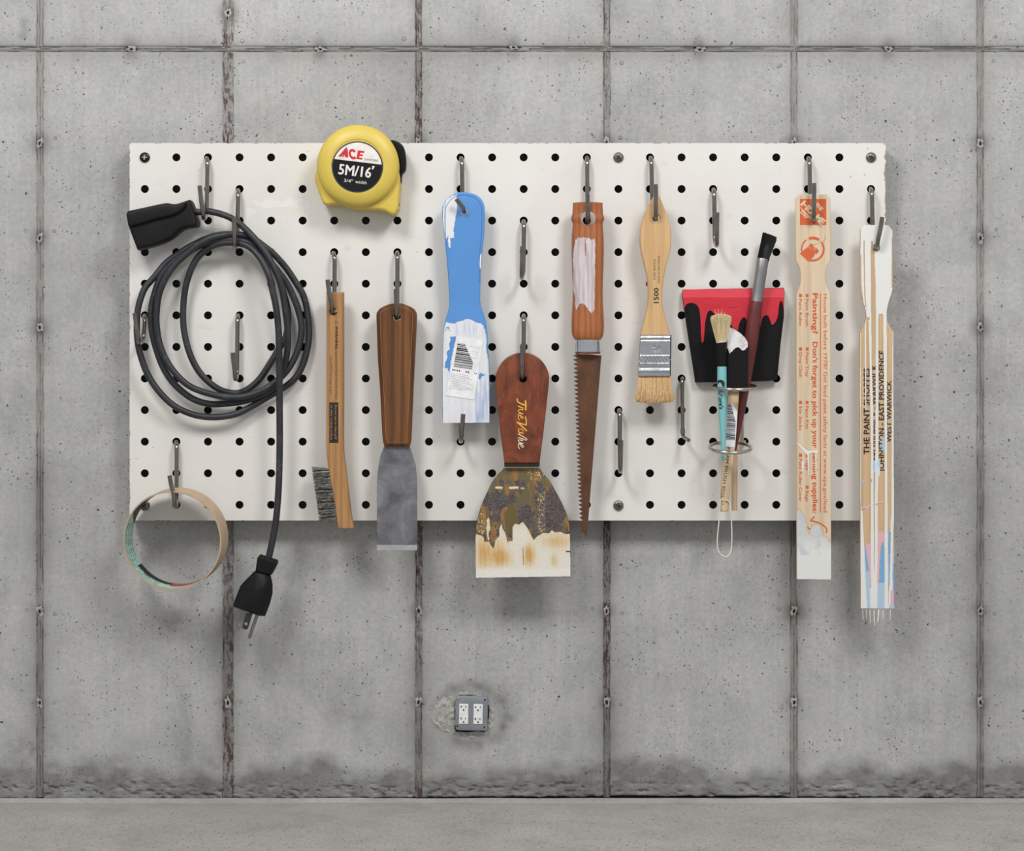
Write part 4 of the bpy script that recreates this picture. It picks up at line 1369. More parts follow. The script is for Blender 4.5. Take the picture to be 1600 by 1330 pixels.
def scr_fn(X, Y):
    jx = X + 2.2 * (fbm(X / 2.5, Y / 3.5, 3, 1) - 0.5); jy = Y + 3.0 * (fbm(X / 2.5, Y / 3.5, 3, 5) - 0.5)
    ins = inpoly(X, Y, osc)
    shrink = inpoly(X - 0.7, Y, osc) & inpoly(X + 0.7, Y, osc)
    m = inpoly(jx, jy, patch1) | inpoly(jx, jy, patch2) | (inpoly(jx, jy, edge2))
    m2 = inpoly(jx, jy, low) & ~inpoly(jx, jy, win1) & ~inpoly(jx, jy, win2)
    m2 &= ~((np.abs(X - 699.5) < 3.6) & (np.abs(Y - 514.5) < 3.2) & (fbm(X / 1.6, Y / 1.6, 2, 3) > 0.5))
    hole = np.hypot(X - 725.8, Y - 331.3) < 6.3
    c = rgbarr(X, (228, 228, 230))
    t = np.clip((fbm(X / 3.5, Y / 45, 4, 8) - 0.42) * 3.4, 0, 1)
    blotch = np.exp(-((X - 755) / 12) ** 2 - ((Y - 618) / 26) ** 2) + 0.8 * np.exp(-((X - 745) / 14) ** 2 - ((Y - 652) / 12) ** 2) + 0.6 * np.exp(-((X - 730) / 22) ** 2 - ((Y - 516) / 10) ** 2)
    c = mixa(c, rgbarr(X, (150, 172, 214)), np.clip(t * (0.16 + 0.75 * blotch), 0, 0.85) * (Y > 480))
    rimw = (inpoly(X, Y, patch1)) & (np.abs(X - 695.5) < 1.2)
    c[rimw] = (176, 194, 222)
    return (m | m2) & shrink & ~hole, c
paint('white_paint', (688, 298, 768, 664), 0.42, SD, scr_fn, M_attr, bs_, 'smears of white paint', lift=0.0006)
stk = [(712.9, 526.5), (754.6, 532.8), (741.3, 624.8), (696.5, 618)]
g = Geo(); g.polyplate(stk, SD + 0.0022, 0.0012, 0)
def stp(u, v):
    a = Vector(stk[0]).lerp(Vector(stk[1]), u); b = Vector(stk[3]).lerp(Vector(stk[2]), u)
    return tuple(a.lerp(b, v))
def bar(u0, u1, v0, v1, m): g.polyplate([stp(u0, v0), stp(u1, v0), stp(u1, v1), stp(u0, v1)], SD + 0.0025, 0.0003, m)
v = 0.10
ends = [0.52, .4, .45, .62, .66, .7, .72, .72, .72, .74]
random.seed(21)
while v < 0.50:
    w = random.choice([0.006, 0.006, 0.010, 0.016, 0.022])
    u1 = 0.38 + 0.38 * min(1, max(0, (v - 0.1) / 0.28))
    bar(0.09, u1, v, v + w, 1)
    v += w + random.choice([0.006, 0.008, 0.012])
for v in (0.545, 0.558): 
    for u in (0.06, 0.13, 0.22, 0.3, 0.55, 0.62): bar(u, u + 0.05, v, v + 0.010, 1)
for i in range(10):
    v = 0.61 + i * 0.028
    u = 0.06
    while u < 0.62 + 0.1 * (i % 3):
        w = random.uniform(0.03, 0.09); bar(u, u + w, v, v + 0.008, 2); u += w + 0.02
for v in (0.12, 0.2, 0.24, 0.30):
    for u in (0.55, 0.68, 0.8): bar(u, u + 0.09, v, v + 0.005, 2)
bar(0.86, 0.9, 0.55, 0.562, 1); bar(0.93, 0.96, 0.55, 0.567, 1)
g.build('barcode_sticker', [plain('paper', lin(232, 231, 233), 0.55), M_ink, plain('pale_ink', lin(176, 176, 182), 0.6)], bs_, 'white barcode sticker', smooth=0)

# ---------------------------------------------------------------- wide putty knife
wk = thing('wide_putty_knife', 'wide putty knife with rosewood handle and blade crusted with old paint', 'putty knife', W(817, 903, 0.15))
def burl():
    m, nt, bs = nmat('rosewood')
    co = coords(nt, (1, 1, 0.55))
    n = noise(nt, co, 10, 6, 0.6, 2.6); n2 = noise(nt, co, 46, 5, 0.65, 1.2)
    c = mixc(nt, ramp(nt, n, [(0.3, 0), (0.7, 1)]), lin(74, 30, 17), lin(152, 76, 42))
    c = mixc(nt, math_(nt, 'MULTIPLY', ramp(nt, n2, [(0.45, 0), (0.7, 1)]), 0.5), c, lin(90, 40, 24))
    nt.links.new(c, bs.inputs['Base Color']); bs.inputs['Roughness'].default_value = 0.4
    bs.inputs['Coat Weight'].default_value = 0.15
    return m
owh = [(774.6, 592), (776.2, 581), (783, 568), (793, 558), (806, 552.3), (817.6, 551), (829.5, 552.8), (841, 558.8), (850.7, 569), (856.5, 581), (857.8, 593), (855.6, 619), (849, 677), (844.5, 712), (843.2, 723.8, 1), (788, 723.8, 1), (786.6, 712), (781, 669), (776, 619)]
KD = 0.176
plate('handle', cr(owh, step=4), KD, 0.050, burl(), wk, bevel=0.0035, seg=3, holes=[circ(816.5, 591.5, 6.8)])
plate('ferrule', [(787.8, 723.2), (843.4, 723.2), (842.7, 729.6), (788.2, 729.6)], KD - 0.004, 0.042, plain('dark_resin', lin(38, 26, 22), 0.4), wk, bevel=0.002, seg=1)
g = Geo()
C13 = lambda p: crop(p, 13.3, 790, 610)
ST = [([(412, 222), (422, 300), (417, 405)], 30, 0), ([(240, 182), (252, 240), (330, 285), (412, 312)], 26, 0),
      ([(262, 330), (360, 370)], 20, 0), ([(322, 352), (350, 372), (358, 398), (343, 412)], 18, 0),
      ([(356, 408), (290, 396), (266, 410), (268, 440), (300, 465), (360, 490)], 18, 0), ([(360, 490), (290, 480), (262, 502)], 18, 0),
      ([(300, 522), (325, 568), (350, 592), (367, 578), (355, 550), (310, 520), (272, 524), (260, 555), (268, 590), (290, 618)], 16, 0),
      ([(410, 552), (428, 620), (430, 722)], 26, 0), ([(430, 722), (330, 695), (240, 662)], 24, 0), ([(240, 662), (330, 740), (435, 842)], 26, 0),
      ([(366, 850), (345, 815), (300, 800), (268, 815), (266, 850), (300, 876), (368, 890)], 17, 0), ([(368, 890), (290, 884), (264, 905)], 17, 0),
      ([(264, 905), (340, 950), (430, 1002), (447, 1024), (425, 1038), (350, 1010), (280, 985), (262, 998)], 17, 1),
      ([(355, 1045), (290, 1030), (266, 1040), (268, 1065), (300, 1085), (362, 1108)], 17, 1), ([(362, 1108), (290, 1098), (264, 1114)], 17, 1),
      ([(300, 1125), (330, 1163), (355, 1190), (374, 1176), (362, 1148), (315, 1118), (275, 1121), (264, 1147), (270, 1182), (290, 1212)], 16, 1)]
for pts, w, m_ in ST:
    g.ribbon(crop(pts, 13.3, 790, 610), w * 1.05 / 13.3, KD + 0.0008, m_, 0.0009)
g.build('lettering', [plain('gold_ink', lin(232, 176, 70), 0.5), plain('worn_ink', lin(230, 214, 178), 0.5)], wk, smooth=0)
obw = [(788, 729, 1), (842.7, 729, 1), (846, 736), (850, 741.5), (857, 749), (868, 767), (879, 788.4), (887, 808), (890.4, 826), (891.5, 862), (892, 900.6, 1), (743, 903, 1), (742.6, 844), (745, 817), (750.7, 794), (758, 776), (768.7, 754), (779.6, 739.7), (785, 735)]
BD = 0.153
obwc = cr(obw, step=4)
plate('blade', obwc, BD, 0.006, plain('rusty_steel', lin(92, 84, 82), 0.6, 0.3, 0.3, 60), wk, bevel=0.001, seg=1)
bnd = crop([(100, 745), (150, 752), (195, 770), (205, 815), (245, 812), (262, 850), (285, 872), (300, 800), (335, 760), (330, 700), (355, 655), (362, 700), (385, 735), (400, 800), (412, 830), (420, 740), (440, 700), (470, 655), (500, 665), (540, 640), (580, 700), (612, 760), (630, 800), (655, 770), (720, 735), (760, 740), (790, 715), (820, 735), (860, 728), (900, 745), (960, 750)], 5.54, 720, 700)
def blade_fn(X, Y):
    ins = inpoly(X - 0.5, Y, obwc) & inpoly(X + 0.5, Y, obwc)
    bx = np.array([p[0] for p in bnd]); by = np.array([p[1] for p in bnd])
    yb = np.interp(X, bx, by) + 2.2 * (fbm(X / 2.2, Y / 8, 3, 2) - 0.5)
    # old paint and rust above
    n = fbm(X / 14, Y / 28, 4, 3); f = fbm(X / 3, Y / 5, 4, 6); ff = fbm(X / 1.4, Y / 1.6, 3, 9)
    c = mixa(rgbarr(X, (104, 94, 66)), rgbarr(X, (150, 108, 58)), np.clip((fbm(X / 7, Y / 30, 4, 13) - 0.45) * 6, 0, 1))
    purple = ((n + 0.35 * (f - 0.5)) < 0.47) | ((np.hypot((X - 862) / 22, (Y - 800) / 34) + 0.7 * (f - 0.5)) < 1) | ((np.hypot((X - 780) / 16, (Y - 782) / 15) + 0.7 * (f - .5)) < 1) | ((np.hypot((X - 822) / 14, (Y - 810) / 20) + 0.7 * (f - .5)) < 1)
    pc = mixa(rgbarr(X, (96, 90, 92)), rgbarr(X, (74, 60, 57)), np.clip((ff - 0.4) * 5, 0, 1))
    purple &= ~(Y < 748 + 6 * f)
    c = np.where(purple[..., None], pc, c)
    olive = np.hypot((X - 799) / 10, (Y - 812) / 24) + 0.5 * (f - 0.5) < 1
    c[olive] = (104, 88, 44)
    drip = (np.abs(X - 797.5) < 3.2) & (Y > 815) & (Y < 846)
    cream_fl = (ff > 0.64) & ((np.abs(X - 846) < 6) & (Y > 770) & (Y < 832) | (np.hypot((X - 838) / 14, (Y - 742) / 10) < 1) | (np.hypot((X - 752) / 9, (Y - 818) / 16) < 1) | ((np.abs(Y - 762.5) < 2.2) & (X > 770) & (X < 822)))
    c[cream_fl] = (214, 184, 132)
    wl = ((np.abs(Y - 762 - 1.5 * (f - .5)) < 1.6) & (((X > 774) & (X < 784)) | ((X > 796) & (X < 810)))) | (Y < 731.5)
    c[wl] = (226, 216, 196)
    # cream coat below
    s = fbm(X / 2.2, Y / 30, 4, 12)
    blot = lambda x, y, a, b: np.exp(-((X - x) / a) ** 2 - ((Y - y) / b) ** 2)
    st = 0.75 * blot(783, 872, 14, 12) + 0.9 * blot(827, 868, 8, 15) + 0.5 * blot(765, 858, 22, 22) + 0.55 * blot(870, 846, 22, 11) + 0.5 * blot(866, 876, 5, 10) + 0.4 * blot(755, 870, 10, 24)
    lo = mixa(rgbarr(X, (226, 220, 206)), rgbarr(X, (204, 152, 78)), np.clip(st * (0.4 + 1.3 * s), 0, 0.9))
    lo = mixa(lo, rgbarr(X, (232, 228, 220)), np.clip((Y - 884) / 9, 0, 1) * 0.8)
    lo = mixa(lo, rgbarr(X, (224, 198, 150)), 0.6 * np.clip(1 - (Y - yb) / 12, 0, 1) * (fbm(X / 3, Y / 3, 3, 7) > 0.42))
    crack = (np.abs(X - 817 - 0.02 * (Y - 850)) < 0.45) & (Y > 855) & (Y < 883)
    lo[crack] = (120, 84, 48)
    below = (Y > yb) & ~drip
    wsp = ((np.hypot((X - 763) / 2.6, (Y - 826) / 17) + .6 * (f - .5)) < 1) & ~(np.hypot((X - 765) / 1.4, (Y - 835) / 6) < 1)
    c = np.where((below | wsp)[..., None], lo, c)
    chipm = (X > 884) & (np.abs(Y - 862) < 1.2)
    c[chipm] = (70, 64, 60)
    return ins, c
paint('old_paint', (741, 728, 894, 904), 0.42, BD, blade_fn, attr_mat('crusted_paint', 0.6, 0.5, 160, 0.002), wk, 'crust of cream, ochre and grey paint', lift=0.0006)

# ---------------------------------------------------------------- hand saw
saw = thing('hand_saw', 'small hand saw with turned reddish handle and tapered rust-brown toothed blade', 'saw', W(918, 838, 0.15))
M_cedar = wood('cedar', lin(170, 102, 62), lin(186, 118, 74), lin(134, 74, 42), 13, 0.04, 0.42, dist=0.5)
prof = [(317.0, 22.6), (317.6, 23.4), (326, 23.6), (335, 24.2), (338, 25.4), (341.5, 26.2), (345, 25.4), (349, 23.6), (358, 24.0), (370, 25.0), (390, 25.4), (410, 25.0), (430, 24.2), (450, 23.6), (470, 23.8), (490, 24.8), (508, 25.6), (519, 25.2), (526, 23.5), (530.5, 20.5), (531.5, 19)]
kS = (CAM_D - 0.17) / CAM_D * S
def lathe_z(cx, dc, prof, flat=1.0, K=56):
    vs, fs = [], []
    for (y, r) in prof:
        c = W(cx, y, dc)
        for k in range(K):
            a = 2 * pi * k / K; vs.append((c.x + r * kS * math.cos(a), c.y + r * kS * flat * math.sin(a), c.z))
    for i in range(len(prof) - 1):
        for k in range(K):
            k2 = (k + 1) % K
            fs.append((i * K + k, i * K + k2, (i + 1) * K + k2, (i + 1) * K + k))
    fs += [tuple(range(K)), tuple(range((len(prof) - 1) * K, len(prof) * K))]
    return vs, fs
SC_D, SFL = 0.152, 0.72
# denser profile
pf = cr([(p[0], p[1]) for p in prof], closed=False, step=3)
g = Geo(); g.add(*lathe_z(918.3, SC_D, pf, SFL))
hm = g.mesh('handle', M_cedar)
c = Geo(); c.tube([W(918.8, 341.5, 0.05) , W(918.8, 341.5, 0.26)], 11.6 * kS, 32)
hm = boolean(hm, c.mesh('cut', M_cedar), 'handle')
place('handle', hm, saw, smooth=40)
def saw_d(X, Y):
    r = np.interp(Y, [p[0] for p in prof], [p[1] for p in prof])
    u = np.clip((X - 918.3) / r, -0.97, 0.97)
    return SC_D + r * kS * SFL * np.sqrt(1 - u * u)
lav = crop([(150, 612), (175, 590), (225, 598), (270, 600), (275, 640), (272, 800), (268, 1040), (250, 1050), (235, 1042), (225, 1025), (205, 1000), (180, 992), (160, 1042), (150, 1000), (152, 960), (136, 900), (140, 800), (138, 700)], 3.912, 860, 220)
def lav_fn(X, Y):
    jx = X + 2.0 * (fbm(X / 2, Y / 9, 3, 1) - 0.5); jy = Y + 7 * (fbm(X / 1.3, Y / 14, 3, 2) - 0.5)
    m = inpoly(jx, jy, lav) & (np.abs(X - 918.3) < 24)
    m &= ~((np.abs(X - 915) < 1.0) & (Y > 374) & (Y < 400) & (fbm(X, Y / 8, 2, 4) > 0.35))
    c = mixa(rgbarr(X, (188, 172, 172)), rgbarr(X, (214, 204, 206)), np.clip((fbm(X / 2, Y / 30, 4, 5) - 0.3) * 2.4, 0, 1))
    return m, c
paint('lavender_paint', (892, 365, 932, 492), 0.6, saw_d, lav_fn, M_attr, saw, 'patch of pale lavender paint', lift=0.0008)
g = Geo(); g.add(*lathe_z(918.3, SC_D, [(530.5, 19.3), (531, 19.6), (537, 19.3), (548, 19.3), (549.6, 19.8), (550.5, 19.2)], SFL))
g.build('ferrule', plain('bright_ferrule', (0.62, 0.64, 0.68), 0.18, 1.0, 0.1, 20), saw, smooth=40)
g = Geo(); g.add(*lathe_z(918.5, SC_D, [(550.4, 19.8), (551, 19.8), (553, 19.4)], SFL)); g.build('blade_collar', plain('red_brown', lin(112, 58, 42), 0.5), saw)
def rust_mat():
    m, nt, bs = nmat('rusty_blade')
    co = coords(nt)
    n = noise(nt, coords(nt, (1, 1, 0.6)), 14, 6, 0.65, 0.4); n2 = noise(nt, co, 120, 4, 0.7)
    c = mixc(nt, ramp(nt, n, [(0.3, 0), (0.7, 1)]), lin(72, 46, 32), lin(112, 72, 46))
    c = mixc(nt, math_(nt, 'MULTIPLY', ramp(nt, n2, [(0.62, 0), (0.7, 1)]), 0.35), c, lin(140, 112, 86))
    nt.links.new(c, bs.inputs['Base Color']); bs.inputs['Roughness'].default_value = 0.5; bs.inputs['Metallic'].default_value = 0.25
    bump(nt, bs, n2, 0.2, 0.001)
    return m
bl = [(899, 553), (939.8, 555.5), (939.2, 562), (917.2, 838), (915.6, 838)]
nteeth = 42
ps = []
for i in range(nteeth):
    f = i / nteeth
    y = 836 - 3 - f * (836 - 556)
    xr = 911.0 - f * (911 - 901.8) if True else 0
    L = 4.8 + 1.7 * min(1, f * 3)
    st = (836 - 556) / nteeth
    ps += [(xr + 0.2, y), (xr - L, y - st * 0.58), (xr - L + 0.5, y - st * 0.70)]
bl += ps + [(901.5, 555)]
plate('blade', bl, 0.154, 0.005, rust_mat(), saw, smooth=0)

# ---------------------------------------------------------------- chip brush
cb = thing('chip_brush', 'flat chip brush with pale wooden handle stamped 1500 and tan bristles', 'paint brush', W(1024, 630, 0.15))
M_beech = wood('beech', lin(206, 168, 120), lin(214, 178, 130), lin(190, 148, 98), 6, 0.12, 0.5, dist=1.4, var=0.7)
och = [(1026.4, 300.5), (1029.5, 304), (1038, 325), (1046, 349), (1048.8, 368), (1048.3, 386), (1042, 412), (1037, 436), (1034.9, 460), (1036, 480), (1041, 501), (1046.8, 524.5, 1), (1000.5, 524.5, 1), (1007, 499), (1011.4, 479.5), (1012.8, 460), (1011.5, 436), (1006, 411.5), (1000.8, 386), (1000, 369), (1004, 345), (1012.6, 322), (1023, 304)]
CD = 0.166
plate('handle', cr(och, step=4), CD, 0.030, M_beech, cb, bevel=0.005, seg=3, holes=[circ(1025.6, 340.5, 6.3)])
g = Geo()
text(g, '1500', 1029.2, 473.5, 23.5, 8.2, -90, CD, 0, bold=0.015)
text(g, 'PURE BRISTLE', 1024.2, 437, 32, 3.6, -90, CD, 1)
text(g, 'MADE IN INDONESIA', 1031.0, 442.5, 43, 3.6, -90, CD, 1)
g.build('lettering', [M_ink, plain('brown_ink', lin(104, 76, 50), 0.7)], cb, smooth=0)
M_tin = plain('tin_ferrule', (0.55, 0.565, 0.60), 0.27, 1.0, 0.12, 20, 0.25, 0.003, bscale=40)
# ferrule: relief panel wrapped round a flat box
FX = np.linspace(0, 1, 44); FY = np.linspace(0, 1, 60)
U, V = np.meshgrid(FX, FY)
XL_ = 999.3 + (996.6 - 999.3) * V; XR_ = 1049.3 + (1048.4 - 1049.3) * V
PXf = XL_ + (XR_ - XL_) * U; PYf = 523.7 + (587.4 - 523.7) * V
Df = np.full(U.shape, 0.172)
def groove(v0, w, h): return h * np.exp(-((V - v0) / w) ** 2)
Df += groove(0.06, 0.018, 0.0028) + groove(0.87, 0.03, 0.003) - groove(0.12, 0.018, 0.0015) - groove(0.80, 0.02, 0.0015)
hat = (V > 0.52) & (V < 0.67)
Df += hat * 0.0022 * np.clip(np.sin((U * 9 - (V - 0.5) * 6.0) * 2 * pi), 0, 1)
Df += groove(0.51, 0.01, 0.0014) + groove(0.69, 0.01, 0.0014)
r = np.hypot((U - 0.55) * 1.0, (V - 0.33) * 1.2); Df += 0.004 * np.exp(-((U - 0.56) / 0.03) ** 2 - ((V - 0.30) / 0.08) ** 2) - 0.003 * np.exp(-(r / 0.09) ** 2) + 0.002 * np.exp(-((U - 0.48) / 0.05) ** 2 - ((V - 0.33) / 0.015) ** 2)
Df += 0.0012 * (fbm(U * 5, V * 6, 3, 3) - 0.5)
Df -= 0.010 * (np.clip(np.abs(U - 0.5) - 0.46, 0, 1) / 0.04) ** 2
kf = (CAM_D - Df) / CAM_D * S
co = np.stack([(PXf - X0) * kf, -Df, CAM_H - (PYf - Y0) * kf], -1)
vs = [tuple(p) for p in co.reshape(-1, 3)]; nx_ = 44; ny_ = 60
fs = [(j * nx_ + i, j * nx_ + i + 1, (j + 1) * nx_ + i + 1, (j + 1) * nx_ + i) for j in range(ny_ - 1) for i in range(nx_ - 1)]
ringi = [i for i in range(nx_)] + [j * nx_ + nx_ - 1 for j in range(1, ny_)] + [(ny_ - 1) * nx_ + i for i in range(nx_ - 2, -1, -1)] + [j * nx_ for j in range(ny_ - 2, 0, -1)]
n0 = len(vs)
vs += [(vs[i][0], -0.130, vs[i][2]) for i in ringi]
m_ = len(ringi)
fs += [(ringi[k], ringi[(k + 1) % m_], n0 + (k + 1) % m_, n0 + k) for k in range(m_)] + [tuple(range(n0, n0 + m_))]
g = Geo(); g.add(vs, fs); g.build('ferrule', M_tin, cb, smooth=40)
M_bris = plain('tan_bristle', lin(222, 190, 142), 0.7, 0, 0.28, 300)
g = Geo()
random.seed(5)
for i in range(2600):
    u = random.random(); dd = random.uniform(0.137, 0.168)
    side = (u - 0.5) * 2
    a0 = W(998 + u * 49, 586, 0.152 + (dd - 0.152) * 0.8)
    ln = 40 + random.uniform(-3.5, 3.0) - (side * side) * 3
    tx = 998 + u * 49 + side * 5.5 + random.gauss(0, 0.9)
    m1 = W(998 + u * 49 + side * 1.8 + random.gauss(0, 0.3), 588 + ln * 0.5, dd)
    g.tube([a0, m1, W(tx, 588 + ln, dd + random.gauss(0, 0.003))], [0.0010, 0.0009, 0.0006], 3, cap=False)
o = g.build('bristles', M_bris, cb); o['kind'] = 'stuff'

# ---------------------------------------------------------------- foam brushes in the ring holder
def foam_mat(name, c, sc=180):
    m, nt, bs = nmat(name)
    co = coords(nt)
    v = N(nt, 'ShaderNodeTexVoronoi'); v.inputs['Scale'].default_value = sc; nt.links.new(co, v.inputs['Vector'])
    n = noise(nt, co, 260, 3, 0.7)
    f = ramp(nt, n, [(0.62, 0), (0.74, 1)])
    nt.links.new(mixc(nt, math_(nt, 'MULTIPLY', f, 0.35), c, tuple(min(1, x * 4 + 0.02) for x in c)), bs.inputs['Base Color'])
    bs.inputs['Roughness'].default_value = 0.95; bs.inputs['Specular IOR Level'].default_value = 0.15
    bump(nt, bs, v.outputs['Distance'], 0.6, 0.004)
    return m
M_foam = foam_mat('charcoal_foam', lin(30, 30, 32))
fb = thing('foam_brush', 'wide charcoal foam brush head down-tapered, its top dripping red paint', 'foam brush', W(1145, 798, 0.125))
of = [(1065.6, 452.5), (1100, 452), (1150, 451.5), (1190, 450.5), (1223.8, 449.5), (1225.8, 456), (1225.2, 475), (1224.8, 496), (1220, 535), (1214.2, 595.5), (1190, 596.5), (1150, 597.5), (1087, 597.7), (1078, 540), (1068.4, 477)]
# wedge: front recedes towards the chisel edge on top
def foam_mesh(outline, dfun, dback, mats):
    nu, nv = 56, 50
    ys = [p[1] for p in outline]; y0_, y1_ = min(ys), max(ys)
    def xr(y):
        xs = []
        n = len(outline)
        for i in range(n):
            (xa, ya), (xb, yb) = outline[i][:2], outline[(i + 1) % n][:2]
            if (ya - y) * (yb - y) <= 0 and ya != yb: xs.append(xa + (y - ya) * (xb - xa) / (yb - ya))
        return (min(xs), max(xs)) if len(xs) > 1 else (outline[0][0], outline[0][0])
    vs, fs = [], []
    for j in range(nv + 1):
        y = y0_ + 2.5 + (y1_ - y0_ - 4) * j / nv
        a, b = xr(y)
        top_off = y0_ if j == 0 else None
        for i in range(nu + 1):
            x = a + (b - a) * i / nu
            yy = y
            if j == 0: yy = np.interp(x, [1065, 1224], [452.3, 449.7]) if b - a > 100 else y
            if j == nv: yy = np.interp(x, [1087, 1214], [597.8, 595.5]) if b - a > 100 else y
            e = min(i, nu - i) / 1.2
            dd = dfun(x, yy) - (0.004 if e < 1 else 0)
            vs.append(tuple(W(x, yy, dd)))
    w_ = nu + 1
    fs = [(j * w_ + i, j * w_ + i + 1, (j + 1) * w_ + i + 1, (j + 1) * w_ + i) for j in range(nv) for i in range(nu)]
    ringi = list(range(w_)) + [j * w_ + nu for j in range(1, nv + 1)] + [nv * w_ + i for i in range(nu - 1, -1, -1)] + [j * w_ for j in range(nv - 1, 0, -1)]
    n0 = len(vs); m = len(ringi)
    vs += [(vs[i][0], -dback, vs[i][2]) for i in ringi]
    fs += [(ringi[k], ringi[(k + 1) % m], n0 + (k + 1) % m, n0 + k) for k in range(m)] + [tuple(range(n0, n0 + m))]
    g = Geo(); g.add(vs, fs)
    return g
def fd(x, y): return 0.092 + 0.019 * np.clip((y - 449) / 15.0, 0, 1) + 0.001 * np.clip((y - 464) / 60, 0, 1)
g = foam_mesh(of, fd, 0.086, M_foam)
g.build('foam_head', M_foam, fb, smooth=30)
drips = crop([(120, 560), (960, 545), (958, 745), (945, 742), (938, 700), (925, 664), (908, 690), (898, 780), (880, 830), (852, 858), (840, 835), (822, 790), (800, 780), (775, 800), (760, 850), (745, 900), (700, 930), (650, 830), (630, 795), (605, 815), (585, 860), (575, 915), (560, 930), (545, 900), (520, 850), (480, 830), (420, 800), (380, 760), (360, 742), (335, 760), (315, 850), (305, 990), (294, 1002), (285, 980), (278, 800), (265, 720), (240, 692), (200, 682), (165, 695), (150, 730), (146, 730)], 5.114, 1040, 340)
drs = cr(drips, step=3)
ofc = of
def red_fn(X, Y):
    m = inpoly(X, Y, drs) & inpoly(X - 0.3, Y, ofc) & inpoly(X + 0.3, Y, ofc) & (Y > np.interp(X, [1065, 1224], [452.0, 449.4]))
    c = mixa(rgbarr(X, (196, 34, 48)), rgbarr(X, (212, 46, 66)), fbm(X / 20, Y / 6, 3, 2))
    c[(np.abs(Y - 480 - 1.0 * np.sin(X / 6)) < 0.6) & (X > 1140) & (X < 1153)] = (140, 20, 30)
    return m, c
def fdr(X, Y): return fd(X, Y) + 0.0010
paint('red_paint', (1064, 449, 1227, 538), 0.42, fdr, red_fn, attr_mat('red_gloss', 0.42, 0.05), fb, 'coat of red paint with drips', lift=0.0006)
M_pale = wood('pale_dowel', lin(206, 182, 148), lin(214, 192, 158), lin(190, 160, 122), 10, 0.05, 0.6, dist=0.4)
g = Geo(); g.tube([W(1148, 592, 0.104), W(1148, 604, 0.122), W(1148, 700, 0.124), W(1147.5, 798, 0.126)], [0.0095] * 4, 18)
g.build('handle', M_pale, fb, smooth=40)

# small foam brush
sb = thing('small_foam_brush', 'small charcoal foam brush with white painted tip, wooden handle and wrist string', 'foam brush', W(1132, 800, 0.17))
os_ = [(1136, 512), (1140, 510.5), (1146, 513), (1157, 520), (1164, 527), (1168.4, 533.5), (1169.4, 540), (1169.2, 570), (1169, 609.5, 1), (1136, 609.8, 1), (1136, 570), (1135.6, 535)]
SBD = 0.196
plate('foam_head', cr(os_, step=4), SBD, 0.034, M_foam, sb, bevel=0.004, seg=2)
osx = cr(os_, step=4)
def wt_fn(X, Y):
    yb = np.interp(X, [1134, 1137, 1140, 1144, 1150, 1155, 1157, 1160, 1163, 1170], [538, 545, 552, 549, 543, 543, 545, 548, 547, 541]) + 2.4 * (fbm(X / 2, Y / 3, 3) - 0.5)
    m = inpoly(X - 0.8, Y, osx) & inpoly(X + 0.8, Y, osx) & inpoly(X, Y - 1.0, osx) & (Y < yb)
    c = mixa(rgbarr(X, (226, 224, 224)), rgbarr(X, (205, 190, 192)), np.clip((fbm(X / 5, Y / 5, 3, 3) - 0.5) * 4, 0, 1))
    return m, c
paint('white_paint', (1134, 508, 1172, 556), 0.5, SBD, wt_fn, attr_mat('thick_white', 0.5, 0.5, 120, 0.002), sb, 'white paint on the tip', lift=0.0012)
hs = [(1138.6, 606), (1155.6, 606), (1149, 699), (1143, 745), (1138.2, 797), (1137.5, 799.6), (1126.2, 799.6), (1125.4, 797), (1127.5, 750), (1131.8, 699)]
plate('handle', cr([p + (1,) for p in hs], step=5), 0.176, 0.018, M_pale, sb, bevel=0.004, seg=3, holes=[])
# barcode wrapped on the handle
stq = crop([(310, 595), (370, 590), (395, 625), (430, 690), (430, 790), (418, 960), (402, 1160), (270, 1140), (285, 900), (300, 720)], 8.31, 1100, 560)
g = Geo(); g.polyplate(stq, 0.1772, 0.0009, 0)
random.seed(8)
yy = 632.0
while yy < 688:
    w = random.choice([0.5, 0.8, 1.1, 1.6])
    f = (yy - 632) / 56
    xl = 1137.2 - f * 3.8; xrr = (1142.5 + (yy - 632) * 0.26) if yy < 655 else 1149.8 - f * 1.2
    g.polyplate([(xl + 0.3, yy - 1.0), (xrr, yy + 0.6), (xrr, yy + 0.6 + w), (xl + 0.3, yy - 1.0 + w)], 0.1774, 0.0002, 1)
    yy += w + random.choice([0.6, 0.8, 1.2])
g.build('barcode_sticker', [plain('sticker_paper', lin(226, 226, 230), 0.5), M_ink], sb, 'worn barcode sticker', smooth=0)
g = Geo()
text(g, 'FOAM BRUSH 8505 1"', 1136.2, 699, 90, 5.6, 97.2, 0.176, 0)
g.build('lettering', [M_ink], sb, smooth=0)
g = Geo()
g.tube(smooth3([W(1126.5, 781, .18), W(1125.6, 784, .179), W(1124, 808, .177), W(1121.6, 832, .176), W(1120.6, 848, .176), W(1122.4, 860, .176), W(1127.5, 867.5, .176), W(1134, 870, .176), W(1140, 866.5, .176), W(1143, 855, .176), W(1143.6, 838, .176), W(1143, 815, .177), W(1141.7, 793, .179), W(1139, 784, .18), W(1133, 781, .1815)], 6), 0.0020, 8)
g.build('string_loop', plain('cream_string', lin(222, 216, 202), 0.8), sb, smooth=60)

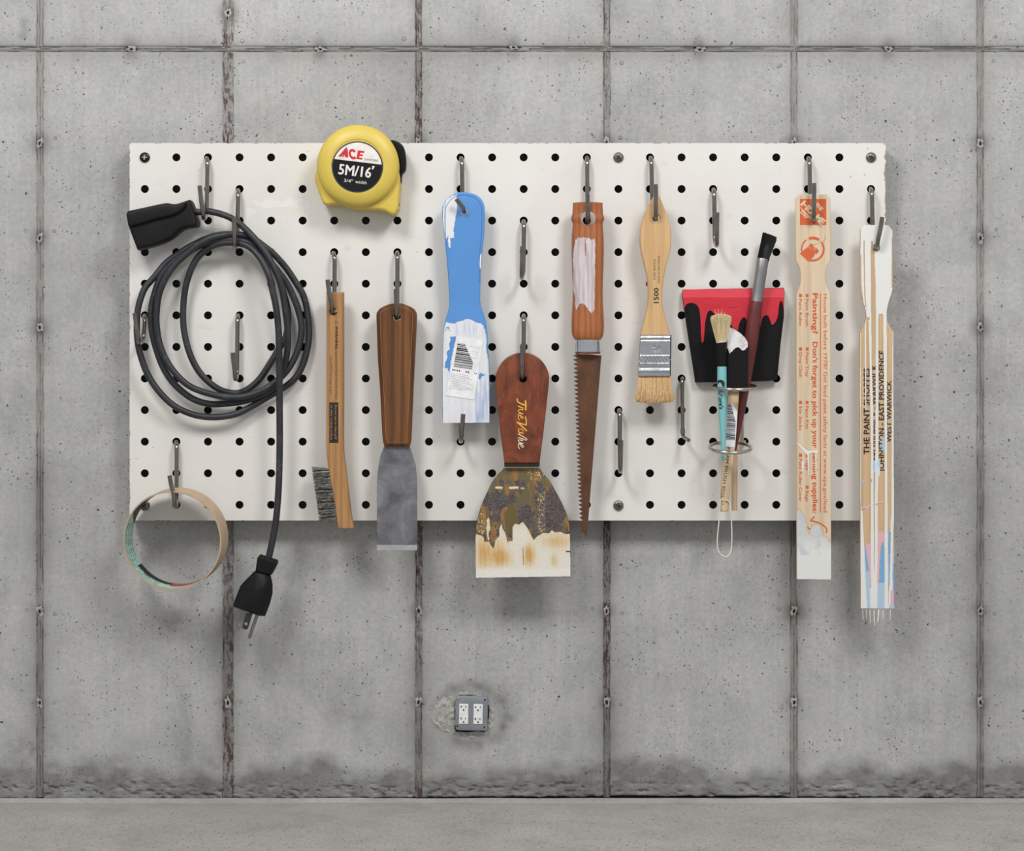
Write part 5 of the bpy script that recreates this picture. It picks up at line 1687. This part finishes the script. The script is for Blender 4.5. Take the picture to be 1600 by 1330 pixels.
# teal stencil brush
tb = thing('stencil_brush', 'round brush with cream bristles, black ferrule and pointed teal handle', 'paint brush', W(1130, 720, 0.17))
M_teal = plain('teal_lacquer', lin(126, 190, 194), 0.35, 0, 0.03, 10)
TD = 0.202
def taper(pts, dc, seg=28):
    g = Geo(); g.tube([W(x, y, dc) for x, y, r in pts], [r * kS for x, y, r in pts], seg); return g
taper([(1127.4, 534.5, 7.9), (1127.5, 536, 8.2), (1127.7, 545, 7.7), (1128, 573, 7.1)], TD).build('ferrule', M_bplas, tb, smooth=40)
taper([(1128, 572, 7.0), (1128, 574, 7.2), (1128, 590, 7.4), (1128.2, 610, 7.4), (1128.8, 635, 6.6), (1129.4, 660, 5.5), (1130, 690, 4.1), (1130.2, 712, 2.9), (1130.3, 719, 2.2), (1130.3, 721.5, 1.2)], TD).build('handle', M_teal, tb, smooth=50)
def teal_d(X, Y):
    r = np.interp(Y, [572, 610, 635, 660, 690, 720], [7.2, 7.4, 6.6, 5.5, 4.1, 2.2]); cx = np.interp(Y, [572, 720], [1128, 1130.3])
    u = np.clip((X - cx) / r, -0.97, 0.97)
    return TD + r * kS * np.sqrt(1 - u * u)
def tl_fn(X, Y):
    C = lambda p: crop(p, 8.31, 1100, 560)
    bub = inpoly(X, Y, cr(C([(175, 295), (215, 278), (255, 295), (268, 330), (262, 365), (240, 365), (225, 325), (200, 310), (180, 335), (170, 320)]), step=1.5))
    grey = inpoly(X, Y, C([(180, 405), (235, 410), (238, 445), (185, 460)]))
    c = rgbarr(X, (24, 26, 28)); c[grey] = (92, 98, 102)
    return (bub | grey) & (np.abs(X - 1128.2) < 7.0), c
paint('printed_mark', (1119, 590, 1137, 618), 0.35, teal_d, tl_fn, M_attr, tb, 'black printed bubble mark', lift=0.0007)
g = Geo()
text(g, 'Flora\'s', 1122.6, 615.5, 24, 6.2, 86, lambda x, y: float(teal_d(np.array(x), np.array(y))) + 0.0004, 0, bold=0.02, shear=0.15)
g.build('lettering', [M_ink], tb, smooth=0)
M_cream = plain('cream_bristle', lin(222, 204, 164), 0.75, 0, 0.22, 300)
M_bwhite = plain('bristle_base', lin(214, 206, 192), 0.7, 0, 0.1, 100)
g = Geo()
for i in range(1300):
    a = random.uniform(0, 2 * pi); q_ = math.sqrt(random.random())
    r0 = 7.3 * q_; r1 = 16.2 * q_
    ln = 44 + random.uniform(-3, 2.5) - 5 * q_ * q_
    if i < 6: ln += random.uniform(5, 9)
    c0 = W(1127, 536, TD); c1 = W(1126.6, 536 - ln, TD); cm = W(1126.8, 536 - ln * 0.5, TD)
    u = Vector((math.cos(a), math.sin(a), 0)) * kS
    g.tube([c0 + u * r0, cm + u * (r0 + (r1 - r0) * 0.55), c1 + u * (r1 + random.gauss(0, .5))], [0.0011, 0.001, 0.0006], 3, cap=False)
o = g.build('bristles', M_cream, tb); o['kind'] = 'stuff'
taper([(1127.2, 526, 9.0), (1127.3, 536, 8.0)], TD, 24).build('bristle_base', M_bwhite, tb, smooth=40)

# maroon handled brush
mb = thing('long_brush', 'long tapered brush with black bristle tip, silver ferrule and maroon handle leaning right', 'paint brush', W(1148, 711, 0.16))
M_mar = plain('maroon_lacquer', lin(98, 42, 40), 0.38, 0, 0.1, 30, 0.05)
ax0, ax1 = (1182.6, 469.0), (1147.5, 710.5)
def mbp(f, r): return (ax0[0] + (ax1[0] - ax0[0]) * f, ax0[1] + (ax1[1] - ax0[1]) * f, r)
def mtube(ps, d0=0.137, d1=0.137):
    g = Geo(); g.tube([W(x, y, d0) for x, y, r in ps], [r * kS for x, y, r in ps], 28); return g
mtube([mbp(-0.0, 8.6), mbp(0.01, 9.2), mbp(0.08, 10.0), mbp(0.18, 11.0), mbp(0.28, 11.4), mbp(0.40, 10.6), mbp(0.52, 9.2), mbp(0.65, 7.6), mbp(0.8, 5.4), mbp(0.92, 3.4), mbp(0.99, 1.8), mbp(1.0, 0.8)]).build('handle', M_mar, mb, smooth=50)
mtube([mbp(0.008, 9.2), mbp(0.0, 9.0), mbp(-0.10, 9.2), mbp(-0.14, 9.3), mbp(-0.20, 9.4), mbp(-0.262, 9.6), mbp(-0.268, 9.2)]).build('ferrule', plain('satin_ferrule', (0.34, 0.34, 0.34), 0.42, 1.0, 0.1, 30, 0.1), mb, smooth=40)
M_bb = plain('black_bristle', lin(22, 22, 23), 0.5, 0, 0.4, 200)
g = Geo()
ux = Vector((1, 0, 0)); 
for i in range(1500):
    a = random.uniform(0, 2 * pi); q_ = math.sqrt(random.random())
    p0 = mbp(-0.26, 0); p1 = (1202.5 + random.gauss(0, .3), 369.0)
    c0 = W(p0[0], p0[1], 0.137); c1 = W(p1[0], p1[1] + random.uniform(-2.5, 2) - 2.2 * math.cos(a) * -q_, 0.137)
    u = Vector((math.cos(a), math.sin(a) * 0.8, -0.16 * math.cos(a))) * kS
    g.tube([c0 + u * 8.6 * q_, c1 + u * 10.6 * q_], 0.0010, 3, cap=False)
o = g.build('bristles', M_bb, mb); o['kind'] = 'stuff'
mtube([(1194.2, 407, 7.6), (1197.5, 388, 8.2), (1200, 376, 7.6)]).build('bristle_core', M_bb, mb, smooth=40)

# ---------------------------------------------------------------- orange printed stir stick
os1 = thing('stir_stick', 'pale wooden stir stick with orange print and white paint on its foot', 'stir stick', W(1271, 905, 0.15))
M_pine = wood('pine', lin(216, 193, 162), lin(223, 204, 177), lin(202, 174, 140), 5, 0.08, 0.6, dist=1.0, var=0.55)
oo = [(1249, 303.4, 1), (1291.3, 303.4, 1), (1297.4, 309.5, 1), (1298, 350), (1298, 406), (1292.2, 415), (1289.4, 432), (1291, 446), (1297.8, 459, 1), (1298, 560), (1298.4, 700), (1298.8, 905.6, 1), (1245.2, 905, 1), (1244.6, 680), (1244.3, 520), (1244.4, 461, 1), (1248, 452), (1251.4, 438), (1249.8, 420), (1244.4, 407.5), (1243.6, 350), (1243.4, 309.5, 1)]
TDk = 0.155
ooc = cr(oo, step=6)
plate('stick', ooc, TDk, 0.012, M_pine, os1, bevel=0.0015, seg=1, holes=[circ(1270.8, 341.5, 6.0)])
M_or = plain('orange_ink', lin(206, 92, 46), 0.6, 0, 0.06, 60)
g = Geo()
# logo square drawn around the hole, with the slanted words left as bare wood
sq = [(1250, 311), (1291, 311), (1291, 351.5), (1250, 351.5)]
hc = circ(1270.8, 341.5, 6.2, 24)
me = plate_mesh('logo', sq, TDk + 0.0005, 0.0005, M_or, holes=[hc])
place('printed_logo', me, os1, 'orange square logo with slanted pale words', smooth=0)
M_bare = plain('bare_wood_print', lin(222, 196, 162), 0.6)
gl = Geo()
text(gl, 'THE', 1273.2, 320.6, 13.5, 6.0, 45, TDk + 0.0006, 0, bold=0.035)
text(gl, 'H', 1250.8, 320.2, 11.5, 10.2, 45, TDk + 0.0006, 0, bold=0.035)
text(gl, 'O', 1259.6, 329.0, 9.5, 10.2, 45, TDk + 0.0006, 0, bold=0.035)
text(gl, 'M', 1272.6, 341.6, 7.8, 10.2, 45, TDk + 0.0006, 0, bold=0.035)
text(gl, 'E', 1279.0, 348.0, 6.0, 10.2, 45, TDk + 0.0006, 0, bold=0.035)
text(gl, 'DEP', 1250.4, 332.6, 15.0, 5.8, 45, TDk + 0.0006, 0, bold=0.03)
gl.polyplate([(1250, 324.6), (1250.8, 323.8), (1265.6, 338.6), (1264.8, 339.4)], TDk + 0.0007, 0.0002, 0)
gl.build('logo_letters', M_bare, os1, smooth=0)
C11 = lambda p: crop(p, 11.08, 1240, 300)
rc = (1269.9, 389.4)
def arc(a0, a1, r, w, n=26): g.ribbon([(rc[0] + r * math.cos(math.radians(a0 + (a1 - a0) * i / n)), rc[1] + r * 1.03 * math.sin(math.radians(a0 + (a1 - a0) * i / n))) for i in range(n + 1)], w, TDk + 0.0005, 0)
arc(-105, -60, 17.0, 4.4, 10); arc(-32, 100, 17.2, 3.0, 30); arc(172, 232, 17.4, 2.0, 16)
def P11(p, m=0, dz=0.0005): g.polyplate(C11(p), TDk + dz, 0.0004, m)
P11([(108, 1062), (248, 950), (300, 985), (375, 1060), (350, 1110), (262, 1212)])
P11([(258, 940), (300, 885), (345, 925), (360, 990), (330, 1000), (290, 965)])
P11([(300, 985), (370, 1010), (375, 950), (440, 1020), (400, 1075), (375, 1060)])
g.ribbon(C11([(300, 960), (330, 985), (380, 1070)]), 0.8, TDk + 0.0008, 1)
g.ribbon(C11([(350, 910), (395, 908), (430, 880), (470, 850)]), 0.6, TDk + 0.0005, 0)
g.ribbon(C11([(480, 880), (530, 840), (552, 800), (545, 768)]), 0.7, TDk + 0.0005, 0)
text(g, 'House built before 1978? Get lead paint safety facts at www.epa.gov/lead', 1287.0, 459.5, 341, 6.0, 90, TDk, 0, bold=0.004)
g.polyplate([(1281.2, 458.5), (1282.6, 458.5), (1282.6, 801), (1281.2, 801)], TDk + 0.0004, 0.0003, 0)
text(g, 'Painting?', 1269.9, 458.5, 63, 8.2, 90, TDk, 0, bold=0.025)
text(g, "Don't forget to pick up your painting supplies:", 1269.9, 534.5, 267, 8.0, 90, TDk, 0, bold=0.02)
for x, items in ((1258.8, (('Paint Brush', 459.5, 50), ('Paint Tray', 543, 46), ('Paint Kits', 626.5, 44), ('Tape', 710, 25), ('Rags', 759, 25))),
                 (1248.6, (('Paint Roller', 459.5, 51), ('Drop Cloth', 543, 47), ('Stir Sticks', 626.5, 46), ('Paint Roller Cover', 709, 75)))):
    for s_, y_, L in items:
        g.polyplate([(x, y_), (x + 4.6, y_), (x + 4.6, y_ + 4.8), (x, y_ + 4.8)], TDk + 0.0004, 0.0003, 0)
        text(g, s_, x, y_ + 8, L - 8, 4.8, 90, TDk, 0, bold=0.012)
Cx = lambda p: crop(p, 7.82, 1240, 690)
g.ribbon(Cx(cr([(250, 920), (205, 968, 1), (300, 990), (370, 1030), (405, 1070), (400, 1110)], closed=False, step=14)), 2.0, TDk + 0.0005, 0)
g.ribbon(Cx([(175, 1048), (185, 1065), (232, 1065), (225, 1020)]), 1.8, TDk + 0.0005, 0)
g.build('lettering', [M_or, M_bare], os1, smooth=0)
def wob_fn(X, Y):
    yb = np.interp(X, [1243, 1246, 1250, 1254, 1258, 1260, 1264, 1268, 1273, 1279, 1284, 1287, 1291, 1295, 1300], [800, 798, 799, 803, 811, 824, 838, 826, 820, 821, 829, 838, 841, 846, 852]) + 3 * (fbm(X / 4, Y / 9, 3, 2) - .5)
    holex = (np.abs(X - 1262) < 3.5) & (Y < 832)
    base = (Y > yb)
    c = mixa(rgbarr(X, (205, 205, 206)), rgbarr(X, (226, 227, 221)), np.clip((Y - 836) / 22, 0, 1))
    c = mixa(c, rgbarr(X, (190, 196, 206)), np.clip((fbm(X / 9, Y / 14, 3, 6) - 0.5) * 3, 0, 1) * (Y < 868) * 0.7)
    pk = (np.abs(np.hypot((X - 1276) / 9.5, (Y - 833) / 7) - 1) < 0.12) & (Y > 832) & (X < 1287)
    c[pk & base] = (222, 186, 190)
    def seg_(x1, y1, x2, y2, w1, w2):
        t = np.clip(((X - x1) * (x2 - x1) + (Y - y1) * (y2 - y1)) / ((x2 - x1)**2 + (y2 - y1)**2), 0, 1)
        return np.hypot(X - x1 - t * (x2 - x1), Y - y1 - t * (y2 - y1)) < (w1 + (w2 - w1) * t)
    sp = seg_(1245, 692, 1262, 708, .8, 2.6) | seg_(1262, 708, 1268, 705.5, 2.6, 1.6) | seg_(1268, 705.5, 1276, 706, 1.6, 2.4) | seg_(1262.5, 708, 1263.5, 743, 1.3, .6) | seg_(1274.6, 706, 1274.8, 741, 1.2, .7) | seg_(1254.6, 722, 1254.2, 741, 1.6, .6)
    c[sp & (Y < 750)] = (232, 231, 227)
    tint = (Y > yb - 4) & ~base & (fbm(X / 5, Y / 5, 3, 4) > 0.45) & (Y > 780)
    c[tint] = (212, 186, 146)
    m = (base | sp | tint) & inpoly(X - 0.3, Y, ooc) & inpoly(X + 0.3, Y, ooc)
    return m, c
paint('white_paint', (1243, 688, 1300, 906), 0.42, TDk, wob_fn, M_attr, os1, 'white paint dipped foot and splash', lift=0.0011)

# ---------------------------------------------------------------- white painted stir stick
os2 = thing('stir_stick', 'wooden stir stick streaked with white, pink and blue paint, hanging past the right edge', 'stir stick', W(1371, 950, 0.16))
M_pine2 = wood('pine_dark', lin(204, 172, 132), lin(210, 180, 142), lin(188, 152, 112), 5, 0.06, 0.6, dist=0.7, var=0.5)
o2 = [(1344.6, 357, 1), (1350, 351.4, 1), (1388, 352, 1), (1394.2, 359, 1), (1395, 400), (1395, 448), (1393, 458), (1388, 474), (1385.6, 487), (1385.9, 498), (1389.7, 508), (1396, 519, 1), (1396.2, 600), (1396.8, 760), (1397.6, 950.4, 1), (1344.9, 950.4, 1), (1344.2, 760), (1343.8, 600), (1344.1, 520.5, 1), (1351, 507), (1353.6, 495), (1351.8, 482), (1347, 466), (1344.3, 450), (1344.2, 400)]
T2 = 0.163
o2c = cr(o2, step=6)
plate('stick', o2c, T2, 0.012, M_pine2, os2, bevel=0.0015, seg=1, holes=[circ(1369.3, 387, 6.0)])
g = Geo()
text(g, 'THE PAINT SHOPPES', 1358.4, 710, 134, 9.4, -90, T2, 0, bold=0.016)
text(g, 'PROVIDENCE - WARWICK', 1369.8, 719, 149, 8.4, -90, T2, 0, bold=0.016)
text(g, 'JOHNSTON - EAST PROVIDENCE', 1381.2, 737, 189, 8.4, -90, T2, 0, bold=0.016)
text(g, 'WEST WARWICK', 1392.6, 691, 96, 7.4, -90, T2, 0, bold=0.016)
g.build('lettering', [M_ink], os2, smooth=0)
def wsp_fn(X, Y):
    c = rgbarr(X, (231, 229, 225))
    m = np.zeros(X.shape, bool)
    def streak(pts, col=None):
        nonlocal m
        ys = [p[0] for p in pts]
        xa = np.interp(Y, ys, [p[1] for p in pts]); xb = np.interp(Y, ys, [p[2] for p in pts])
        s = (X >= xa) & (X <= xb) & (Y >= ys[0]) & (Y <= ys[-1])
        # rounded ends
        if col is not None: c[s] = col
        else: c[s] = (231, 229, 225)
        m |= s
    J = 0.5 * (vn(Y / 14, Y * 0 + 3) - 0.5)
    # upper part almost all white
    streak([(350, 1343, 1396), (450, 1343, 1396), (482, 1350, 1388), (500, 1356, 1387), (520, 1358, 1386)])
    for pts in ([(376, 1349.6, 1351), (400, 1349.4, 1351.4), (460, 1350.2, 1352), (486, 1352.4, 1354)], [(377, 1361.5, 1364), (395, 1360.4, 1366.6), (430, 1360.8, 1367.6), (480, 1361, 1368.4), (521, 1361.6, 1368.8)],
                [(398, 1344, 1345.8), (448, 1344, 1346.4), (470, 1347, 1349)], [(370, 1393.6, 1395), (450, 1393, 1395)], [(490.5, 1373.6, 1379), (493, 1372.6, 1379.8), (521, 1372.4, 1380)], [(497, 1385.6, 1390), (521, 1385.4, 1394)]):
        ys = [p[0] for p in pts]
        s = (X >= np.interp(Y, ys, [p[1] for p in pts]) + J) & (X <= np.interp(Y, ys, [p[2] for p in pts]) + J) & (Y >= ys[0]) & (Y <= ys[-1])
        m &= ~s
    m &= ~((Y > 496) & (X < 1359))
    # long runs
    streak([(480, 1352, 1353.4), (520, 1351, 1353.2), (600, 1351.9, 1353.6), (640, 1352.2, 1353.4)])
    streak([(500, 1357, 1361.5), (560, 1358.6, 1362), (640, 1360, 1364.4), (700, 1361, 1364.6), (760, 1360.6, 1364.8), (820, 1360.6, 1365.4), (951, 1359.0, 1366.4)])
    streak([(510, 1368.6, 1372.6), (600, 1368.2, 1372.4), (740, 1367.4, 1372.6), (780, 1367, 1371.4), (860, 1366.8, 1371.6), (951, 1365.5, 1371.6)])
    streak([(510, 1380, 1385.6), (600, 1381.2, 1385.8), (700, 1382.6, 1386.2), (800, 1382.4, 1387.0), (951, 1381.6, 1388.4)])
    streak([(515, 1394.6, 1397), (620, 1394.0, 1397.4), (760, 1392.8, 1397.6), (800, 1393.2, 1397.6), (830, 1391, 1395.6), (951, 1388.4, 1394.4)])
    streak([(520, 1343.5, 1345.2), (790, 1344, 1345.4), (800, 1344, 1347.8), (860, 1344, 1350.5), (951, 1344, 1357.5)])
    # blue and pink at the foot
    bl_, lb_, pk_ = (122, 172, 214), (176, 202, 222), (226, 178, 188)
    streak([(856, 1350.4, 1355), (880, 1351.2, 1358.6), (912, 1352.6, 1359), (951, 1354.8, 1360)], lb_)
    streak([(858, 1350.8, 1354.6), (893, 1353.4, 1357.8)], bl_)
    streak([(850, 1353, 1360.6), (862, 1353.6, 1361), (890, 1357.5, 1360.8), (920, 1359.6, 1361.4)], pk_)
    streak([(830, 1373.6, 1379), (836, 1371.4, 1382), (848, 1371.6, 1381.6), (853, 1372, 1376), (905, 1370.6, 1373.4), (915, 1370.8, 1372)], pk_)
    streak([(848, 1378, 1382.0), (870, 1375.4, 1382.2), (911, 1374.4, 1382.2)], bl_)
    streak([(911, 1371.4, 1382.2), (951, 1370.6, 1382)], lb_)
    streak([(831, 1388, 1392), (870, 1388.4, 1391.2), (915, 1388.6, 1389.8)], bl_)
    streak([(806, 1390, 1392.4), (826, 1389.6, 1391.6)], pk_)
    streak([(858, 1395, 1398), (900, 1394.6, 1398), (940, 1395, 1398)], bl_)
    streak([(858, 1396, 1398), (880, 1395.4, 1398)], pk_)
    streak([(923, 1391.6, 1396.6), (945, 1391.4, 1396.4)], pk_)
    streak([(945, 1389, 1397.6), (951, 1389, 1397.6)], lb_)
    # spots
    for (x, y, rx, ry, col) in ((1380.4, 694, 2.6, 12, (158, 196, 224)), (1366, 729, 2.2, 9, (176, 206, 228)), (1373, 728, 2.6, 11, (184, 210, 228)), (1349, 753, 2, 3, (170, 190, 206)), (1361.4, 751, 1.0, 3, bl_), (1371, 738, 4, 9, (222, 226, 228))):
        s = np.hypot((X - x) / rx, (Y - y) / ry) < 1
        c[s] = col; m |= s
    for (x0_, x1_, y_) in ((1345, 1356, 793.5), (1356, 1361, 791), (1364, 1371, 789), (1371, 1382, 785.5)):
        s = (X > x0_) & (X < x1_) & (np.abs(Y - y_ + (X - x0_) * 0.12) < 1.3 + 3.0 * (vn(X / 2.1, X * 0 + 7) > 0.55) * (Y > y_))
        c[s] = pk_; m |= s
    m &= inpoly(X - 0.2, Y, o2c) & inpoly(X + 0.2, Y, o2c) & (np.hypot(X - 1369.3, Y - 387) > 6.2)
    return m, c
paint('streaked_paint', (1343, 350, 1399, 951), 0.42, T2, wsp_fn, attr_mat('gloss_paint', 0.35, 0.1), os2, 'runs of white, pink and blue paint', lift=0.0010)
g = Geo()
for (x, y1_, lean, w, m_) in ((1347.5, 968, 1.2, .7, 0), (1353, 966, 1.0, .7, 0), (1358.4, 974, 1.4, .75, 0), (1365.2, 977, 1.0, .9, 0), (1373.4, 971, -1.5, 1.6, 1), (1380.4, 967.5, -.6, .8, 0), (1391, 968, .2, .7, 1)):
    g.tube([W(x, 948.5, T2 - .005), W(x + lean * .3, 953, T2 - .005), W(x + lean, y1_ - 2.5, T2 - .005), W(x + lean * 1.1, y1_, T2 - .005)], [w * 1.3 * S, w * S, w * 0.6 * S, w * 0.8 * S], 8)
o = g.build('paint_drips', [plain('drip_white', lin(228, 226, 220), 0.4), plain('drip_blue', lin(186, 206, 220), 0.4)], os2, 'hardened paint drips', smooth=50)
